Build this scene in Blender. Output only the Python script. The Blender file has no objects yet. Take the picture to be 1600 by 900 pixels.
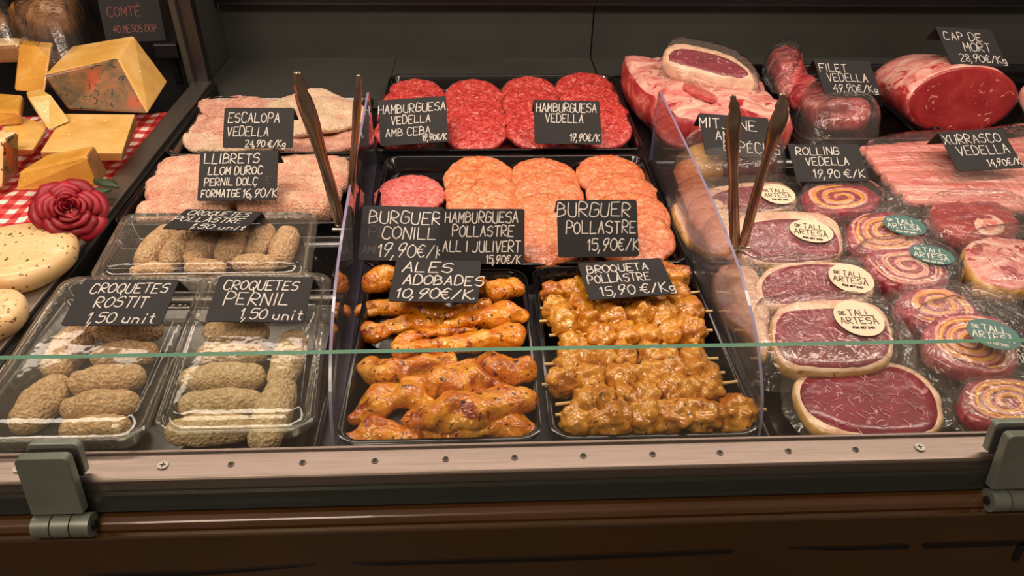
import bpy, bmesh, math, random
from mathutils import Vector, Matrix, noise
random.seed(4)
S = bpy.context.scene
COL = S.collection
R = math.radians

# ------------------------------------------------------------------ camera
F = 1155.0; H = 0.55
def cam_axes(pitch, yaw, roll):
    p, y, r = R(pitch), R(yaw), R(roll)
    f = Vector((math.sin(y)*math.cos(p), math.cos(y)*math.cos(p), -math.sin(p)))
    x0 = Vector((math.cos(y), -math.sin(y), 0)); u0 = x0.cross(f)
    return x0*math.cos(r)+u0*math.sin(r), -x0*math.sin(r)+u0*math.cos(r), f
CX, CU, CF = cam_axes(36, 3.1, 1.04)
cam_data = bpy.data.cameras.new('camera'); cam = bpy.data.objects.new('camera', cam_data); COL.objects.link(cam)
cam_data.sensor_width = 36; cam_data.lens = F/1600*36; cam_data.clip_start = .02
m = Matrix((CX, CU, -CF)).transposed().to_4x4(); m.translation = Vector((0, 0, H)); cam.matrix_world = m
S.camera = cam

# ------------------------------------------------------------------ world, lamps, exposure
w = bpy.data.worlds.new('shop_ambience'); S.world = w; w.use_nodes = True
w.node_tree.nodes['Background'].inputs[0].default_value = (.75, .55, .42, 1)
w.node_tree.nodes['Background'].inputs[1].default_value = .20
def area(name, loc, rot, sx, sy, power, color, spread=180):
    l = bpy.data.lights.new(name, 'AREA'); l.shape = 'RECTANGLE'; l.size = sx; l.size_y = sy
    l.energy = power; l.color = color; l.spread = R(spread)
    o = bpy.data.objects.new(name, l); COL.objects.link(o); o.location = loc; o.rotation_euler = [R(a) for a in rot]
    return o
area('case_strip_lamp', (.1, .86, .80), (0, 0, 0), 2.6, .12, 12.5, (1, .81, .67))
area('case_rear_strip_lamp', (.1, 1.30, .66), (-14, 0, 0), 2.4, .06, 3.4, (1, .80, .66))
area('shop_ceiling_lamp', (-.9, -.7, 2.2), (14, -12, 0), .9, .9, 32.0, (1, .78, .60))
S.view_settings.view_transform = 'Standard'; S.view_settings.look = 'None'
S.view_settings.exposure = 0.12; S.view_settings.gamma = 1.0; S.view_settings.use_curve_mapping = False
try: S.cycles.transparent_max_bounces = 16
except Exception: pass

# ------------------------------------------------------------------ measuring: pixel of the photograph -> point of the counter
def ray(px, py): return CF + CX*((px-800)/F) + CU*((450-py)/F)
def P(px, py, z=0.0):
    d = ray(px, py); t = (z-H)/d.z
    return Vector((0, 0, H)) + d*t
def PY(px, py, Y):
    d = ray(px, py); return Vector((0, 0, H)) + d*(Y/d.y)
def PK(px, py, z0, y0, k):              # on the tilted plane z = z0 + k (y - y0)
    d = ray(px, py); t = (H-z0+k*y0)/(k*d.y-d.z)
    return Vector((0, 0, H)) + d*t
def rad(p, rpx): return rpx*((Vector(p)-Vector((0, 0, H))).dot(CF))/F

# ------------------------------------------------------------------ objects
def tag(o, label=None, cat=None, group=None, kind=None):
    if label: o['label'] = label
    if cat: o['category'] = cat
    if group: o['group'] = group
    if kind: o['kind'] = kind
    return o
def empty(name, loc):
    o = bpy.data.objects.new(name, None); COL.objects.link(o); o.location = loc; o.empty_display_size = .02
    return o
def mesh(name, verts, faces, mats, parent=None, smooth=True, origin=None, fm=None):
    verts = [Vector(v) for v in verts]
    if origin is None:
        xs = [v.x for v in verts]; ys = [v.y for v in verts]; zs = [v.z for v in verts]
        origin = Vector(((min(xs)+max(xs))/2, (min(ys)+max(ys))/2, min(zs)))
    origin = Vector(origin)
    me = bpy.data.meshes.new(name); me.from_pydata([v-origin for v in verts], [], faces)
    if not isinstance(mats, (list, tuple)): mats = [mats]
    for mt in mats: me.materials.append(mt)
    if fm:
        for p, i in zip(me.polygons, fm): p.material_index = i
    if smooth:
        for p in me.polygons: p.use_smooth = True
    bm = bmesh.new(); bm.from_mesh(me); bmesh.ops.recalc_face_normals(bm, faces=bm.faces); bm.to_mesh(me); bm.free()
    o = bpy.data.objects.new(name, me); COL.objects.link(o); o.location = origin
    if parent is not None: adopt(o, parent)
    return o
def world_loc(o):
    v = Vector(o.location)
    while o.parent is not None: o = o.parent; v = v+Vector(o.location)
    return v
def adopt(o, parent):                     # parents are never rotated here, so plain offsets are enough
    o.location = Vector(o.location)-world_loc(parent); o.parent = parent
def bevel(o, wd, seg=2):
    b = o.modifiers.new('bevel', 'BEVEL'); b.width = wd; b.segments = seg; b.limit_method = 'ANGLE'; b.angle_limit = R(35)
    return o
def box(name, lo, hi, mat, parent=None, bev=0, smooth=False):
    x0, y0, z0 = lo; x1, y1, z1 = hi
    v = [(x0,y0,z0),(x1,y0,z0),(x1,y1,z0),(x0,y1,z0),(x0,y0,z1),(x1,y0,z1),(x1,y1,z1),(x0,y1,z1)]
    f = [(3,2,1,0),(4,5,6,7),(0,1,5,4),(1,2,6,5),(2,3,7,6),(3,0,4,7)]
    o = mesh(name, v, f, mat, parent, smooth)
    if bev: bevel(o, bev)
    return o
def catmull(pts, n, closed=True):
    out = []; N = len(pts); segs = N if closed else N-1
    per = max(1, round(n/segs))
    for i in range(segs):
        if closed: a, b, c, d = pts[(i-1) % N], pts[i], pts[(i+1) % N], pts[(i+2) % N]
        else: a, b, c, d = pts[max(i-1, 0)], pts[i], pts[i+1], pts[min(i+2, N-1)]
        for k in range(per):
            t = k/per
            out.append(.5*((2*b)+(c-a)*t+(2*a-5*b+4*c-d)*t*t+(3*b-a-3*c+d)*t*t*t))
    if not closed: out.append(pts[-1].copy())
    return out
def nz(p, s, seed=0): return noise.noise(Vector(p)*s+Vector((seed*3.7, seed*1.3, seed*7.1)))

def slab(name, out, z0, th, mats, parent=None, er=.35, bulge=.1, amp=.001, ns=40, wave=0, ws=15, n=48, k=0, y0=0,
         seed=0, rings=5, side=None, under=1.0, origin=None, flare=0.0):
    """flat piece of food: out = outline (list of Vector xy) of its top, thickness th standing on z0"""
    pts = catmull([Vector((p.x, p.y)) for p in out], n) if n else [Vector((p.x, p.y)) for p in out]
    N = len(pts); c = sum(pts, Vector((0, 0)))/N
    rr = sum((p-c).length for p in pts)/N; e = min(th*er, rr*.4)/rr
    prof = [(0, 0), (.55*under, 0), ((1-e*1.2)*under, 0), (1-e*.3+flare, .22*th), (1+flare*.5, .5*th), (1, .74*th), (1-e*.35, .92*th), (1-e, th)]
    for i in range(1, rings+1):
        s = (1-e)*(1-i/rings); prof.append((s, th*(1+bulge*(1-(s)**2))))
    V = []; Fc = []; fm = []
    for j, (s, z) in enumerate(prof):
        if s <= 1e-6:
            V.append([(c.x, c.y, z)])
            continue
        V.append([(c.x+(p.x-c.x)*s, c.y+(p.y-c.y)*s, z) for p in pts])
    verts = []; idx = []
    for ring in V:
        ids = []
        for (x, y, z) in ring:
            d = nz((x, y, z), ns, seed)*amp; d2 = nz((x, y, z+.5), ns*2.3, seed)*amp*.6
            dirv = Vector((x-c.x, y-c.y)); L = dirv.length or 1
            edge = min(1, L/rr)
            x2 = x+dirv.x/L*d*edge; y2 = y+dirv.y/L*d*edge
            zz = z0+z+((d+d2) if z > th*.5 else 0)+wave*nz((x, y, 0), ws, seed+5)*(.4+z/th*.6)+k*(y-y0)
            ids.append(len(verts)); verts.append((x2, y2, zz))
        idx.append(ids)
    for j in range(len(prof)-1):
        a, b = idx[j], idx[j+1]
        mi = 0
        if side is not None and 1 <= j <= 5: mi = side
        for i in range(N):
            i2 = (i+1) % N
            if len(a) == 1: Fc.append((a[0], b[i2], b[i]))
            elif len(b) == 1: Fc.append((a[i], a[i2], b[0]))
            else: Fc.append((a[i], a[i2], b[i2], b[i]))
            fm.append(mi)
    return mesh(name, verts, Fc, mats, parent, True, origin, fm)
def outl(px, z, k=0, y0=0):
    return [(PK(x, y, z, y0, k) if k else P(x, y, z)) for x, y in px]
def slabpx(name, px, z0, th, mats, parent=None, k=0, y0=None, **kw):
    if k and y0 is None: y0 = P(sum(p[0] for p in px)/len(px), sum(p[1] for p in px)/len(px), z0+th).y
    return slab(name, outl(px, z0+th*.9, k, y0 or 0), z0, th, mats, parent, k=k, y0=y0 or 0, **kw)

def chain(name, pts, rads, mat, parent=None, seg=18, n=22, squash=1.0, amp=.001, ns=60, seed=0, cap=.7, twist=0, flat_end=None, fm2=None, ridge=0):
    """tapering round body along a smooth path"""
    pts = [Vector(p) for p in pts]
    path = catmull([Vector((*p, r)) for p, r in zip(pts, rads)], n, False) if True else None
    C = [Vector(q[:3]) for q in path]; Rr = [q[3] for q in path]
    # rounded ends
    t0 = (C[0]-C[1]).normalized(); t1 = (C[-1]-C[-2]).normalized()
    pre = []; post = []
    for a in (82, 60, 35, 15):
        pre.append((C[0]+t0*Rr[0]*cap*math.sin(R(a)), Rr[0]*math.cos(R(a))))
    for a in (15, 35, 60, 82):
        post.append((C[-1]+t1*Rr[-1]*cap*math.sin(R(a)), Rr[-1]*math.cos(R(a))))
    if flat_end: post = [(C[-1]+t1*.001, Rr[-1]*.97), (C[-1]+t1*.0012, Rr[-1]*.5)]
    full = pre+list(zip(C, Rr))+post
    verts = []; faces = []; fm = []
    for i, (c, r) in enumerate(full):
        a = full[max(i-1, 0)][0]; b = full[min(i+1, len(full)-1)][0]
        t = (b-a).normalized(); s = t.cross(Vector((0, 0, 1)))
        s = s.normalized() if s.length > .05 else Vector((1, 0, 0))
        u = s.cross(t).normalized()
        for j in range(seg):
            an = 2*math.pi*j/seg+twist*i/len(full)
            d = s*math.cos(an)+u*math.sin(an)*squash
            p = c+d*r
            p = p+d.normalized()*(nz(p, ns, seed)*amp+nz(p, ns*2.2, seed+3)*amp*.5-ridge*abs(math.sin(i*1.25))*min(1, r*60))
            verts.append(p)
    M_ = len(full)
    for i in range(M_-1):
        for j in range(seg):
            j2 = (j+1) % seg
            faces.append((i*seg+j, i*seg+j2, (i+1)*seg+j2, (i+1)*seg+j)); fm.append(0)
    verts.append(full[0][0]+t0*.0005); verts.append(full[-1][0]+t1*.0005); L = len(verts)
    for j in range(seg):
        faces.append((L-2, (j+1) % seg, j)); fm.append(0)
        faces.append((L-1, (M_-1)*seg+j, (M_-1)*seg+(j+1) % seg)); fm.append(1 if flat_end else 0)
    if flat_end:
        for q in range((M_-3)*seg, (M_-1)*seg): fm[q] = 1
    return mesh(name, verts, faces, mat, parent, True, None, fm)
def chainpx(name, pts, mat, parent=None, **kw):     # pts: (px, py, z, radius px)
    W = [P(a, b, z) for a, b, z, r in pts]
    return chain(name, W, [rad(q, p[3]) for q, p in zip(W, pts)], mat, parent, **kw)
def lump(name, c, r, mat, parent=None, rot=0, amp=.1, ns=1.6, seed=0, sub=3, sq=.0):
    bm = bmesh.new(); bmesh.ops.create_icosphere(bm, subdivisions=sub, radius=1)
    cr, sr = math.cos(rot), math.sin(rot)
    V = []
    for v in bm.verts:
        p = v.co.copy()
        if sq:                                # towards a rounded cube
            q = max(abs(p.x), abs(p.y), abs(p.z)); p = p.lerp(p/q*.86, sq)
        p *= 1+amp*nz(p, ns, seed)+amp*.5*nz(p, ns*2.4, seed+9)
        x, y, z = p.x*r[0], p.y*r[1], p.z*r[2]
        V.append((c[0]+x*cr-y*sr, c[1]+x*sr+y*cr, c[2]+z))
    Fc = [[v.index for v in f.verts] for f in bm.faces]; bm.free()
    return mesh(name, V, Fc, mat, parent)
def tube(name, a, b, r, mat, parent=None, seg=14, r2=None):
    a, b = Vector(a), Vector(b); t = (b-a).normalized(); s = t.orthogonal().normalized(); u = t.cross(s)
    V = []; r2 = r if r2 is None else r2
    for c, q in ((a, r), (b, r2)):
        for j in range(seg):
            an = 2*math.pi*j/seg; V.append(c+(s*math.cos(an)+u*math.sin(an))*q)
    Fc = [(j, (j+1) % seg, seg+(j+1) % seg, seg+j) for j in range(seg)]+[tuple(range(seg))[::-1], tuple(range(seg, 2*seg))]
    o = mesh(name, V, Fc, mat, parent, True)
    e = o.modifiers.new('edge', 'EDGE_SPLIT'); e.split_angle = R(40)
    return o
def hexa(name, bot, top, mats, parent=None, fm=None, bev=.003, cuts=0):
    """block from 4 bottom and 4 top corners (front left, front right, back right, back left)"""
    v = [Vector(p) for p in bot]+[Vector(p) for p in top]
    f = [(3,2,1,0),(4,5,6,7),(0,1,5,4),(1,2,6,5),(2,3,7,6),(3,0,4,7)]       # bottom top front right back left
    o = mesh(name, v, f, mats, parent, False, None, fm)
    bevel(o, bev, 3); return o

# ------------------------------------------------------------------ materials
def lin(h):
    h = h.lstrip('#'); c = [int(h[i:i+2], 16)/255 for i in (0, 2, 4)]
    return tuple([(x/12.92 if x <= .04045 else ((x+.055)/1.055)**2.4) for x in c]+[1])
class NT:
    def __init__(s, name):
        s.m = bpy.data.materials.new(name); s.m.use_nodes = True; s.t = s.m.node_tree; s.n = s.t.nodes; s.l = s.t.links
        s.b = s.n['Principled BSDF']; s.out = s.n['Material Output']
        tc = s.n.new('ShaderNodeTexCoord'); oi = s.n.new('ShaderNodeObjectInfo')
        mu = s.n.new('ShaderNodeMath'); mu.operation = 'MULTIPLY'; mu.inputs[1].default_value = 9.0; s.l.new(oi.outputs['Random'], mu.inputs[0])
        va = s.n.new('ShaderNodeVectorMath'); va.operation = 'ADD'; s.l.new(tc.outputs['Object'], va.inputs[0]); s.l.new(mu.outputs[0], va.inputs[1])
        s.co = va.outputs[0]; s.tc = tc; s.oi = oi
    def noise(s, scale, detail=3, dist=0, rough=.55, stretch=None):
        t = s.n.new('ShaderNodeTexNoise'); t.inputs['Scale'].default_value = scale; t.inputs['Detail'].default_value = detail
        t.inputs['Distortion'].default_value = dist; t.inputs['Roughness'].default_value = rough
        co = s.co
        if stretch:
            mp = s.n.new('ShaderNodeVectorMath'); mp.operation = 'MULTIPLY'; mp.inputs[1].default_value = stretch; s.l.new(co, mp.inputs[0]); co = mp.outputs[0]
        s.l.new(co, t.inputs['Vector']); return t.outputs['Fac']
    def voro(s, scale, feat='F1', rnd=1):
        t = s.n.new('ShaderNodeTexVoronoi'); t.feature = feat; t.inputs['Scale'].default_value = scale; t.inputs['Randomness'].default_value = rnd
        s.l.new(s.co, t.inputs['Vector']); return t.outputs['Distance']
    def ramp(s, fac, stops):
        r = s.n.new('ShaderNodeValToRGB'); e = r.color_ramp.elements
        while len(e) < len(stops): e.new(.5)
        for el, (p, c) in zip(e, stops): el.position = p; el.color = lin(c) if isinstance(c, str) else (c, c, c, 1)
        s.l.new(fac, r.inputs[0]); return r.outputs[0]
    def mix(s, fac, a, b, mode='MIX'):
        x = s.n.new('ShaderNodeMix'); x.data_type = 'RGBA'; x.blend_type = mode
        for inp, val in ((x.inputs[0], fac), (x.inputs[6], a), (x.inputs[7], b)):
            if isinstance(val, (int, float)): inp.default_value = val
            elif isinstance(val, (str,)): inp.default_value = lin(val)
            elif isinstance(val, tuple): inp.default_value = val
            else: s.l.new(val, inp)
        return x.outputs[2]
    def math(s, op, a, b=0.0):
        x = s.n.new('ShaderNodeMath'); x.operation = op
        for inp, val in ((x.inputs[0], a), (x.inputs[1], b)):
            if isinstance(val, (int, float)): inp.default_value = val
            else: s.l.new(val, inp)
        return x.outputs[0]
    def bump(s, h, strength, dist, prev=None):
        b = s.n.new('ShaderNodeBump'); b.inputs['Strength'].default_value = strength; b.inputs['Distance'].default_value = dist
        s.l.new(h, b.inputs['Height'])
        if prev is not None: s.l.new(prev, b.inputs['Normal'])
        return b.outputs[0]
    def set(s, color=None, rough=None, metal=None, coat=None, normal=None, sss=None, spec=None, coatr=.05):
        b = s.b
        if color is not None:
            if isinstance(color, str): b.inputs['Base Color'].default_value = lin(color)
            else: s.l.new(color, b.inputs['Base Color'])
        if rough is not None:
            if isinstance(rough, (int, float)): b.inputs['Roughness'].default_value = rough
            else: s.l.new(rough, b.inputs['Roughness'])
        if metal is not None: b.inputs['Metallic'].default_value = metal
        if coat is not None: b.inputs['Coat Weight'].default_value = coat; b.inputs['Coat Roughness'].default_value = coatr
        if spec is not None: b.inputs['Specular IOR Level'].default_value = spec
        if normal is not None:
            s.l.new(normal, b.inputs['Normal'])
            if coat is not None: s.l.new(normal, b.inputs['Coat Normal'])
        return s.m
def plain(name, c, rough=.5, metal=0, bumps=None, coat=None, var=None):
    t = NT(name); nrm = None
    if bumps: nrm = t.bump(t.noise(bumps[0], 3), bumps[1], bumps[2])
    colr = c
    if var: colr = t.ramp(t.noise(var[0], 4), [(.3, c), (.7, var[1])])
    return t.set(colr, rough, metal, coat, nrm)
def food(name, stops, scale, detail=4, dist=0, rough=.4, coat=.0, b1=None, b2=None, spots=None, spots2=None, stretch=None, spec=.5, low=None, coatr=.08):
    t = NT(name)
    c = t.ramp(t.noise(scale, detail, dist, .55, stretch), stops)
    if low: c = t.mix(t.ramp(t.noise(low[0], 2), [(low[1], 0.0), (low[2], 1.0)]), c, low[3])
    for sp in (spots, spots2):
        if sp: c = t.mix(t.ramp(t.noise(sp[0], 2, sp[4] if len(sp) > 4 else 0), [(sp[1], 0.0), (sp[2], 1.0)]), c, sp[3])
    nrm = None
    if b1: nrm = t.bump(t.noise(b1[0], 3, b1[3] if len(b1) > 3 else 0), b1[1], b1[2])
    if b2: nrm = t.bump(t.voro(b2[0]), b2[1], b2[2], nrm)
    return t.set(c, rough, 0, coat if coat else None, nrm, spec=spec, coatr=coatr)
def clear(name, tint='#ffffff', ior=1.45, rough=.03, bump=None, milk=0.0, gain=1.0, edge=None, wr=None):
    """thin clear plastic or glass: transparent with real mirror reflection by Fresnel"""
    t = NT(name); n = t.n; l = t.l
    tr = n.new('ShaderNodeBsdfTransparent'); tr.inputs[0].default_value = lin(tint)
    gl = n.new('ShaderNodeBsdfGlossy'); gl.inputs['Roughness'].default_value = rough
    fr = n.new('ShaderNodeLayerWeight'); fr.inputs['Blend'].default_value = .5
    f0 = ((ior-1)/(ior+1))**2
    if bump:
        h = t.noise(bump[0], 3, bump[3] if len(bump) > 3 else 0)
        nr = t.bump(h, bump[1], bump[2])
        if wr: nr = t.bump(t.noise(wr[0], 2, wr[3], stretch=(1, .25, 1)), wr[1], wr[2], nr)
        l.new(nr, gl.inputs['Normal']); l.new(nr, fr.inputs['Normal'])
    base = tr.outputs[0]
    if milk or edge:
        df = n.new('ShaderNodeBsdfDiffuse'); df.inputs[0].default_value = lin(edge[0] if edge else '#f0e6dc')
        mx = n.new('ShaderNodeMixShader'); mx.inputs[0].default_value = milk
        if edge:
            lw = n.new('ShaderNodeLayerWeight'); lw.inputs[0].default_value = .5
            pw = t.math('POWER', lw.outputs['Facing'], 4.0); f2 = t.math('MULTIPLY', pw, edge[1]); f3 = t.math('ADD', f2, milk); l.new(f3, mx.inputs[0])
        l.new(base, mx.inputs[1]); l.new(df.outputs[0], mx.inputs[2]); base = mx.outputs[0]
    f = t.math('ADD', t.math('MULTIPLY', t.math('POWER', fr.outputs['Facing'], 5.0), 1-f0), f0); f = t.math('MULTIPLY', f, gain); f = t.math('MINIMUM', f, .95)
    m2 = n.new('ShaderNodeMixShader'); l.new(f, m2.inputs[0]); l.new(base, m2.inputs[1]); l.new(gl.outputs[0], m2.inputs[2])
    l.new(m2.outputs[0], t.out.inputs['Surface']); n.remove(t.b)
    return t.m
def steel(name, c, rough, sx=(1, 60, 60), var=.12):
    t = NT(name); f = t.noise(14, 4, 0, .6, sx)
    cc = t.mix(t.math('MULTIPLY', f, var*2), c, '#20201e')
    g = t.noise(500, 2)
    return t.set(cc, t.ramp(f, [(.2, rough-.06), (.8, rough+.10)]), 1.0, None, t.bump(g, .05, .0004))

mt = {}
mt['steel'] = steel('brushed_steel', '#a3908a', .38, var=.22)
mt['steel_depth'] = steel('brushed_steel_lengthwise', '#9d968e', .40, (60, 1, 60))
mt['deck'] = steel('deck_steel', '#57565a', .42)
mt['back'] = plain('dark_case_lining', '#3f423d', .45, 0, (300, .05, .0005), None, (3, '#34322e'))
mt['black'] = plain('black_metal', '#0e0e0e', .4, 0, (200, .1, .0005))
mt['tray'] = plain('black_tray', '#0b0b0c', .16, 0, (60, .06, .001), .4)
mt['slit'] = plain('dark_slit', '#050403', .6, 0, (100, .1, .001))
t = NT('brown_lacquer'); mt['brown'] = t.set(t.ramp(t.noise(6, 3), [(.3, '#3a260e'), (.7, '#412b11')]), .12, 0, .6, t.bump(t.noise(90, 2), .04, .001))
mt['ledge'] = plain('brown_ledge', '#4a3016', .30, 0, (120, .05, .0005), .5, (8, '#543820'))
mt['hinge'] = plain('satin_hinge_metal', '#8a958c', .42, .55, (400, .04, .0003), None, (20, '#7c8178'))
mt['rubber'] = plain('black_rubber', '#101010', .6, 0, (200, .1, .0005))
mt['screw'] = plain('bright_screw', '#c9c2b8', .28, 1, (300, .05, .0003))
mt['glass'] = clear('pane_glass', '#fafdfa', 1.5, .01, (2, .01, .001), milk=.022)  # milk mixes a pale diffuse into the pane, a painted haze
mt['glassedge'] = plain('green_glass_edge', '#5f8c76', .15, 0, (30, .05, .001), .6, (12, '#6f9a84'))
mt['darkgap'] = plain('green_shadow_gap', '#24302c', .3, .3, (30, .05, .001))
mt['acrylic'] = clear('acrylic_sheet', '#e9e6ee', 1.5, .02, (3, .01, .001), milk=.05, gain=1.3)
mt['acrylic_edge'] = plain('acrylic_edge', '#8d86a3', .2, 0, (30, .05, .001), .5)
mt['pet'] = clear('clear_box_plastic', '#fbfbf8', 1.5, .05, (25, .25, .003), milk=.02, gain=1.5, edge=('#d8d2c4', .55))
mt['film'] = clear('wrinkled_film', '#ffffff', 1.45, .10, (38, .55, .006, 1.2), milk=.05, gain=1.8, wr=(60, .5, .004, 1.5))
mt['slate'] = plain('slate_card', '#171618', .72, 0, (90, .1, .0006), None, (30, '#1e1c1e'))
mt['chalk'] = plain('white_chalk_ink', '#dcd8d0', .8, 0, (900, .2, .0004), None, (300, '#b8b4ae'))
mt['redchalk'] = plain('faded_red_ink', '#8a5548', .8, 0, (600, .2, .0004), None, (300, '#6f4238'))
mt['ghost'] = plain('wiped_chalk', '#4c4a4b', .8, 0, (600, .2, .0004), None, (60, '#3a383a'))
mt['cream_sticker'] = plain('cream_sticker_paper', '#ecd9ba', .4, 0, (200, .03, .0004))
mt['green_sticker'] = plain('teal_sticker_paper', '#41706c', .4, 0, (200, .03, .0004))
mt['ink'] = plain('maroon_ink', '#5a3234', .6, 0, (300, .05, .0003))
mt['white_ink'] = plain('pale_ink', '#e2ded2', .6, 0, (300, .05, .0003))
mt['wood'] = food('bamboo_stick', [(.3, '#d8b070'), (.7, '#eccf94')], 60, rough=.6, b1=(200, .2, .0005))
mt['beef'] = food('minced_beef', [(.28, '#8a211e'), (.42, '#b5302c'), (.55, '#cc463f'), (.66, '#e08076'), (.78, '#f0b4a8')], 150, 3, 1.4, .28, .5, (110, .8, .0025, 1.2), (170, .4, .0015))
mt['beef2'] = food('minced_rabbit', [(.3, '#c4433f'), (.45, '#dd6560'), (.6, '#ee8d84'), (.75, '#f6bcb0')], 140, 3, 1.4, .28, .5, (110, .8, .0025, 1.2), (170, .4, .0015))
mt['chick'] = food('minced_chicken', [(.28, '#c05632'), (.45, '#dc784c'), (.6, '#ea9468'), (.76, '#f8c29e')], 120, 3, 1.2, .25, .6, (90, .7, .0025, 1.2), (140, .3, .0012))
mt['chickherb'] = food('minced_chicken_with_parsley', [(.28, '#c95a34'), (.45, '#e07a4c'), (.6, '#ea9768'), (.76, '#f4bd96')], 120, 3, 1.2, .25, .6, (90, .7, .0025, 1.2), (140, .3, .0012), spots=(85, .70, .72, '#3f5a1e'))
mt['bread_pink'] = food('pink_breaded_meat', [(.3, '#cc8a78'), (.5, '#dfa48f'), (.7, '#ebc4a8')], 55, 6, 0, .65, 0, (260, 1.0, .0035), (380, .9, .0020), spots=(300, .62, .72, '#f3d6b6'))
mt['bread_cream'] = food('cream_breaded_meat', [(.3, '#d9b794'), (.5, '#e8cba8'), (.7, '#f0d9bc')], 50, 6, 0, .7, 0, (260, 1.0, .0035), (380, .9, .0020), low=(18, .5, .7, '#e0a898'), spots=(300, .64, .74, '#c99c78'))
mt['libret'] = food('breaded_pork_roll', [(.3, '#d99a7c'), (.5, '#e6b294'), (.7, '#f1ccaa')], 40, 6, 0, .62, 0, (260, 1.0, .0035), (380, .9, .0020), low=(22, .5, .72, '#e6907e'), spots=(320, .6, .7, '#f7dcb8'))
mt['croq'] = food('croquette_crumb', [(.3, '#bd905f'), (.5, '#d9b184'), (.7, '#efd2aa')], 200, 6, 0, .75, 0, (520, .6, .0016), (300, .9, .0026), spots=(260, .62, .72, '#e6cda2'))
mt['croq2'] = food('pale_croquette_crumb', [(.3, '#b89768'), (.5, '#d4b68a'), (.7, '#ecd6ae')], 200, 6, 0, .75, 0, (520, .6, .0016), (300, .9, .0026), spots=(260, .6, .7, '#e4d2a6'))
mt['wing'] = food('marinated_chicken_skin', [(.22, '#a04208'), (.40, '#d2700e'), (.55, '#e8941e'), (.75, '#f6bc4c')], 34, 6, .9, .24, .6, (70, .8, .004, .6), (190, .5, .0016), spots=(36, .57, .68, '#963808', .9), spots2=(120, .62, .68, '#4a1a06'))
mt['kebab'] = food('curry_marinated_chicken', [(.25, '#9c560a'), (.42, '#c67e1c'), (.58, '#da9632'), (.78, '#eebc64')], 30, 6, .9, .2, .7, (60, .7, .004, .6), (210, .3, .0012), spots=(150, .64, .69, '#5a3c0c'), spots2=(26, .56, .70, '#b4602c'))
mt['lean'] = food('dark_beef_lean', [(.3, '#6d1026'), (.5, '#84172f'), (.7, '#94223a')], 30, 5, .4, .3, .5, (120, .35, .0012), spots=(46, .63, .68, '#c9848a', 2.2), spots2=(120, .70, .73, '#d8a0a0', 1.0))
mt['redlean'] = food('fresh_red_lean', [(.3, '#8a1c20'), (.5, '#9e282a'), (.7, '#b03a38')], 26, 4, .4, .33, .4, (110, .3, .0012), spots=(24, .655, .68, '#d8877c', 2.6), spots2=(140, .68, .72, '#c85a54', .6))
mt['fat'] = food('pale_beef_fat', [(.3, '#d9a184'), (.5, '#ecc4a4'), (.7, '#f3d9bd')], 30, 5, .5, .35, .4, (100, .4, .0015), spots=(40, .62, .72, '#d68878', 1))
mt['pinkfat'] = food('pink_marbled_fat', [(.28, '#bc5650'), (.40, '#d4807a'), (.52, '#e4a698'), (.68, '#f0cbb8')], 20, 5, 1.0, .33, .4, (90, .5, .002), spots=(34, .60, .68, '#b42e30', 1.4), stretch=(1, 1.8, 1))
mt['redfat'] = food('streaked_red_side', [(.3, '#962026'), (.5, '#b23a3c'), (.62, '#cf6a62'), (.75, '#e8a898')], 22, 5, 1.2, .33, .4, (90, .5, .002), stretch=(2.2, 1, 1))
mt['rind'] = food('aged_yellow_rind', [(.3, '#b07e34'), (.5, '#cf9d54'), (.7, '#e6c389')], 30, 5, .6, .35, .4, (90, .5, .002), spots=(60, .6, .7, '#8f5a24', .5))
mt['filet'] = food('fillet_surface', [(.3, '#82202a'), (.45, '#a4363c'), (.58, '#c4605e'), (.72, '#e4b0a6')], 26, 5, 1.6, .28, .6, (80, .6, .003), spots=(16, .62, .72, '#5a1a1e', .6), stretch=(1, 2, 1))
mt['roast'] = food('dark_roast_surface', [(.3, '#4a0c12'), (.5, '#651620'), (.7, '#7d222a')], 26, 5, .8, .25, .6, (80, .4, .002))
mt['rib'] = food('rib_strip_meat', [(.3, '#d2605c'), (.45, '#e08478'), (.58, '#eea596'), (.72, '#f4c4b2')], 34, 5, .6, .3, .5, (80, .5, .002), stretch=(.25, 2.4, 2.4))
mt['rollmeat'] = food('rolled_beef', [(.3, '#7c1a28'), (.5, '#983040'), (.65, '#b04c54'), (.8, '#cf8480')], 110, 4, .5, .32, .4, (120, .5, .0015))
mt['omelette'] = food('yellow_omelette_layer', [(.3, '#e08e2c'), (.5, '#f0a844'), (.7, '#f6c068')], 50, 4, .4, .35, .4, (120, .4, .0012))
mt['bacon'] = food('pink_bacon_layer', [(.3, '#d88070'), (.5, '#eaa08e'), (.7, '#f4c2ac')], 60, 4, .4, .35, .4, (120, .4, .0012))
mt['bone'] = food('cut_bone', [(.3, '#e8a890'), (.6, '#f2c8b0'), (.8, '#f8dcc8')], 60, 4, .4, .35, .4, (90, .3, .001))
mt['marrow'] = food('bone_marrow', [(.3, '#d46a60'), (.7, '#e89484')], 60, 4, .4, .35, .4, (90, .3, .001))
mt['cheese'] = food('yellow_cheese', [(.3, '#d39e46'), (.5, '#deb05e'), (.7, '#e9c480')], 16, 4, .3, .3, .5, (30, .35, .003), (0.1, 0, .001), spots=(140, .68, .74, '#f6de9c'))
mt['cheese_deep'] = food('deep_yellow_cheese', [(.3, '#c48a30'), (.5, '#d49c40'), (.7, '#e0b25c')], 16, 4, .3, .3, .5, (30, .35, .003), spots=(140, .68, .74, '#f0cc80'))
mt['cheese_pale'] = food('pale_cheese', [(.3, '#dfb478'), (.5, '#e8c48c'), (.7, '#f0d4a4')], 14, 4, .2, .4, .3, (60, .2, .001), spots=(160, .64, .67, '#6e4c20'))
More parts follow.
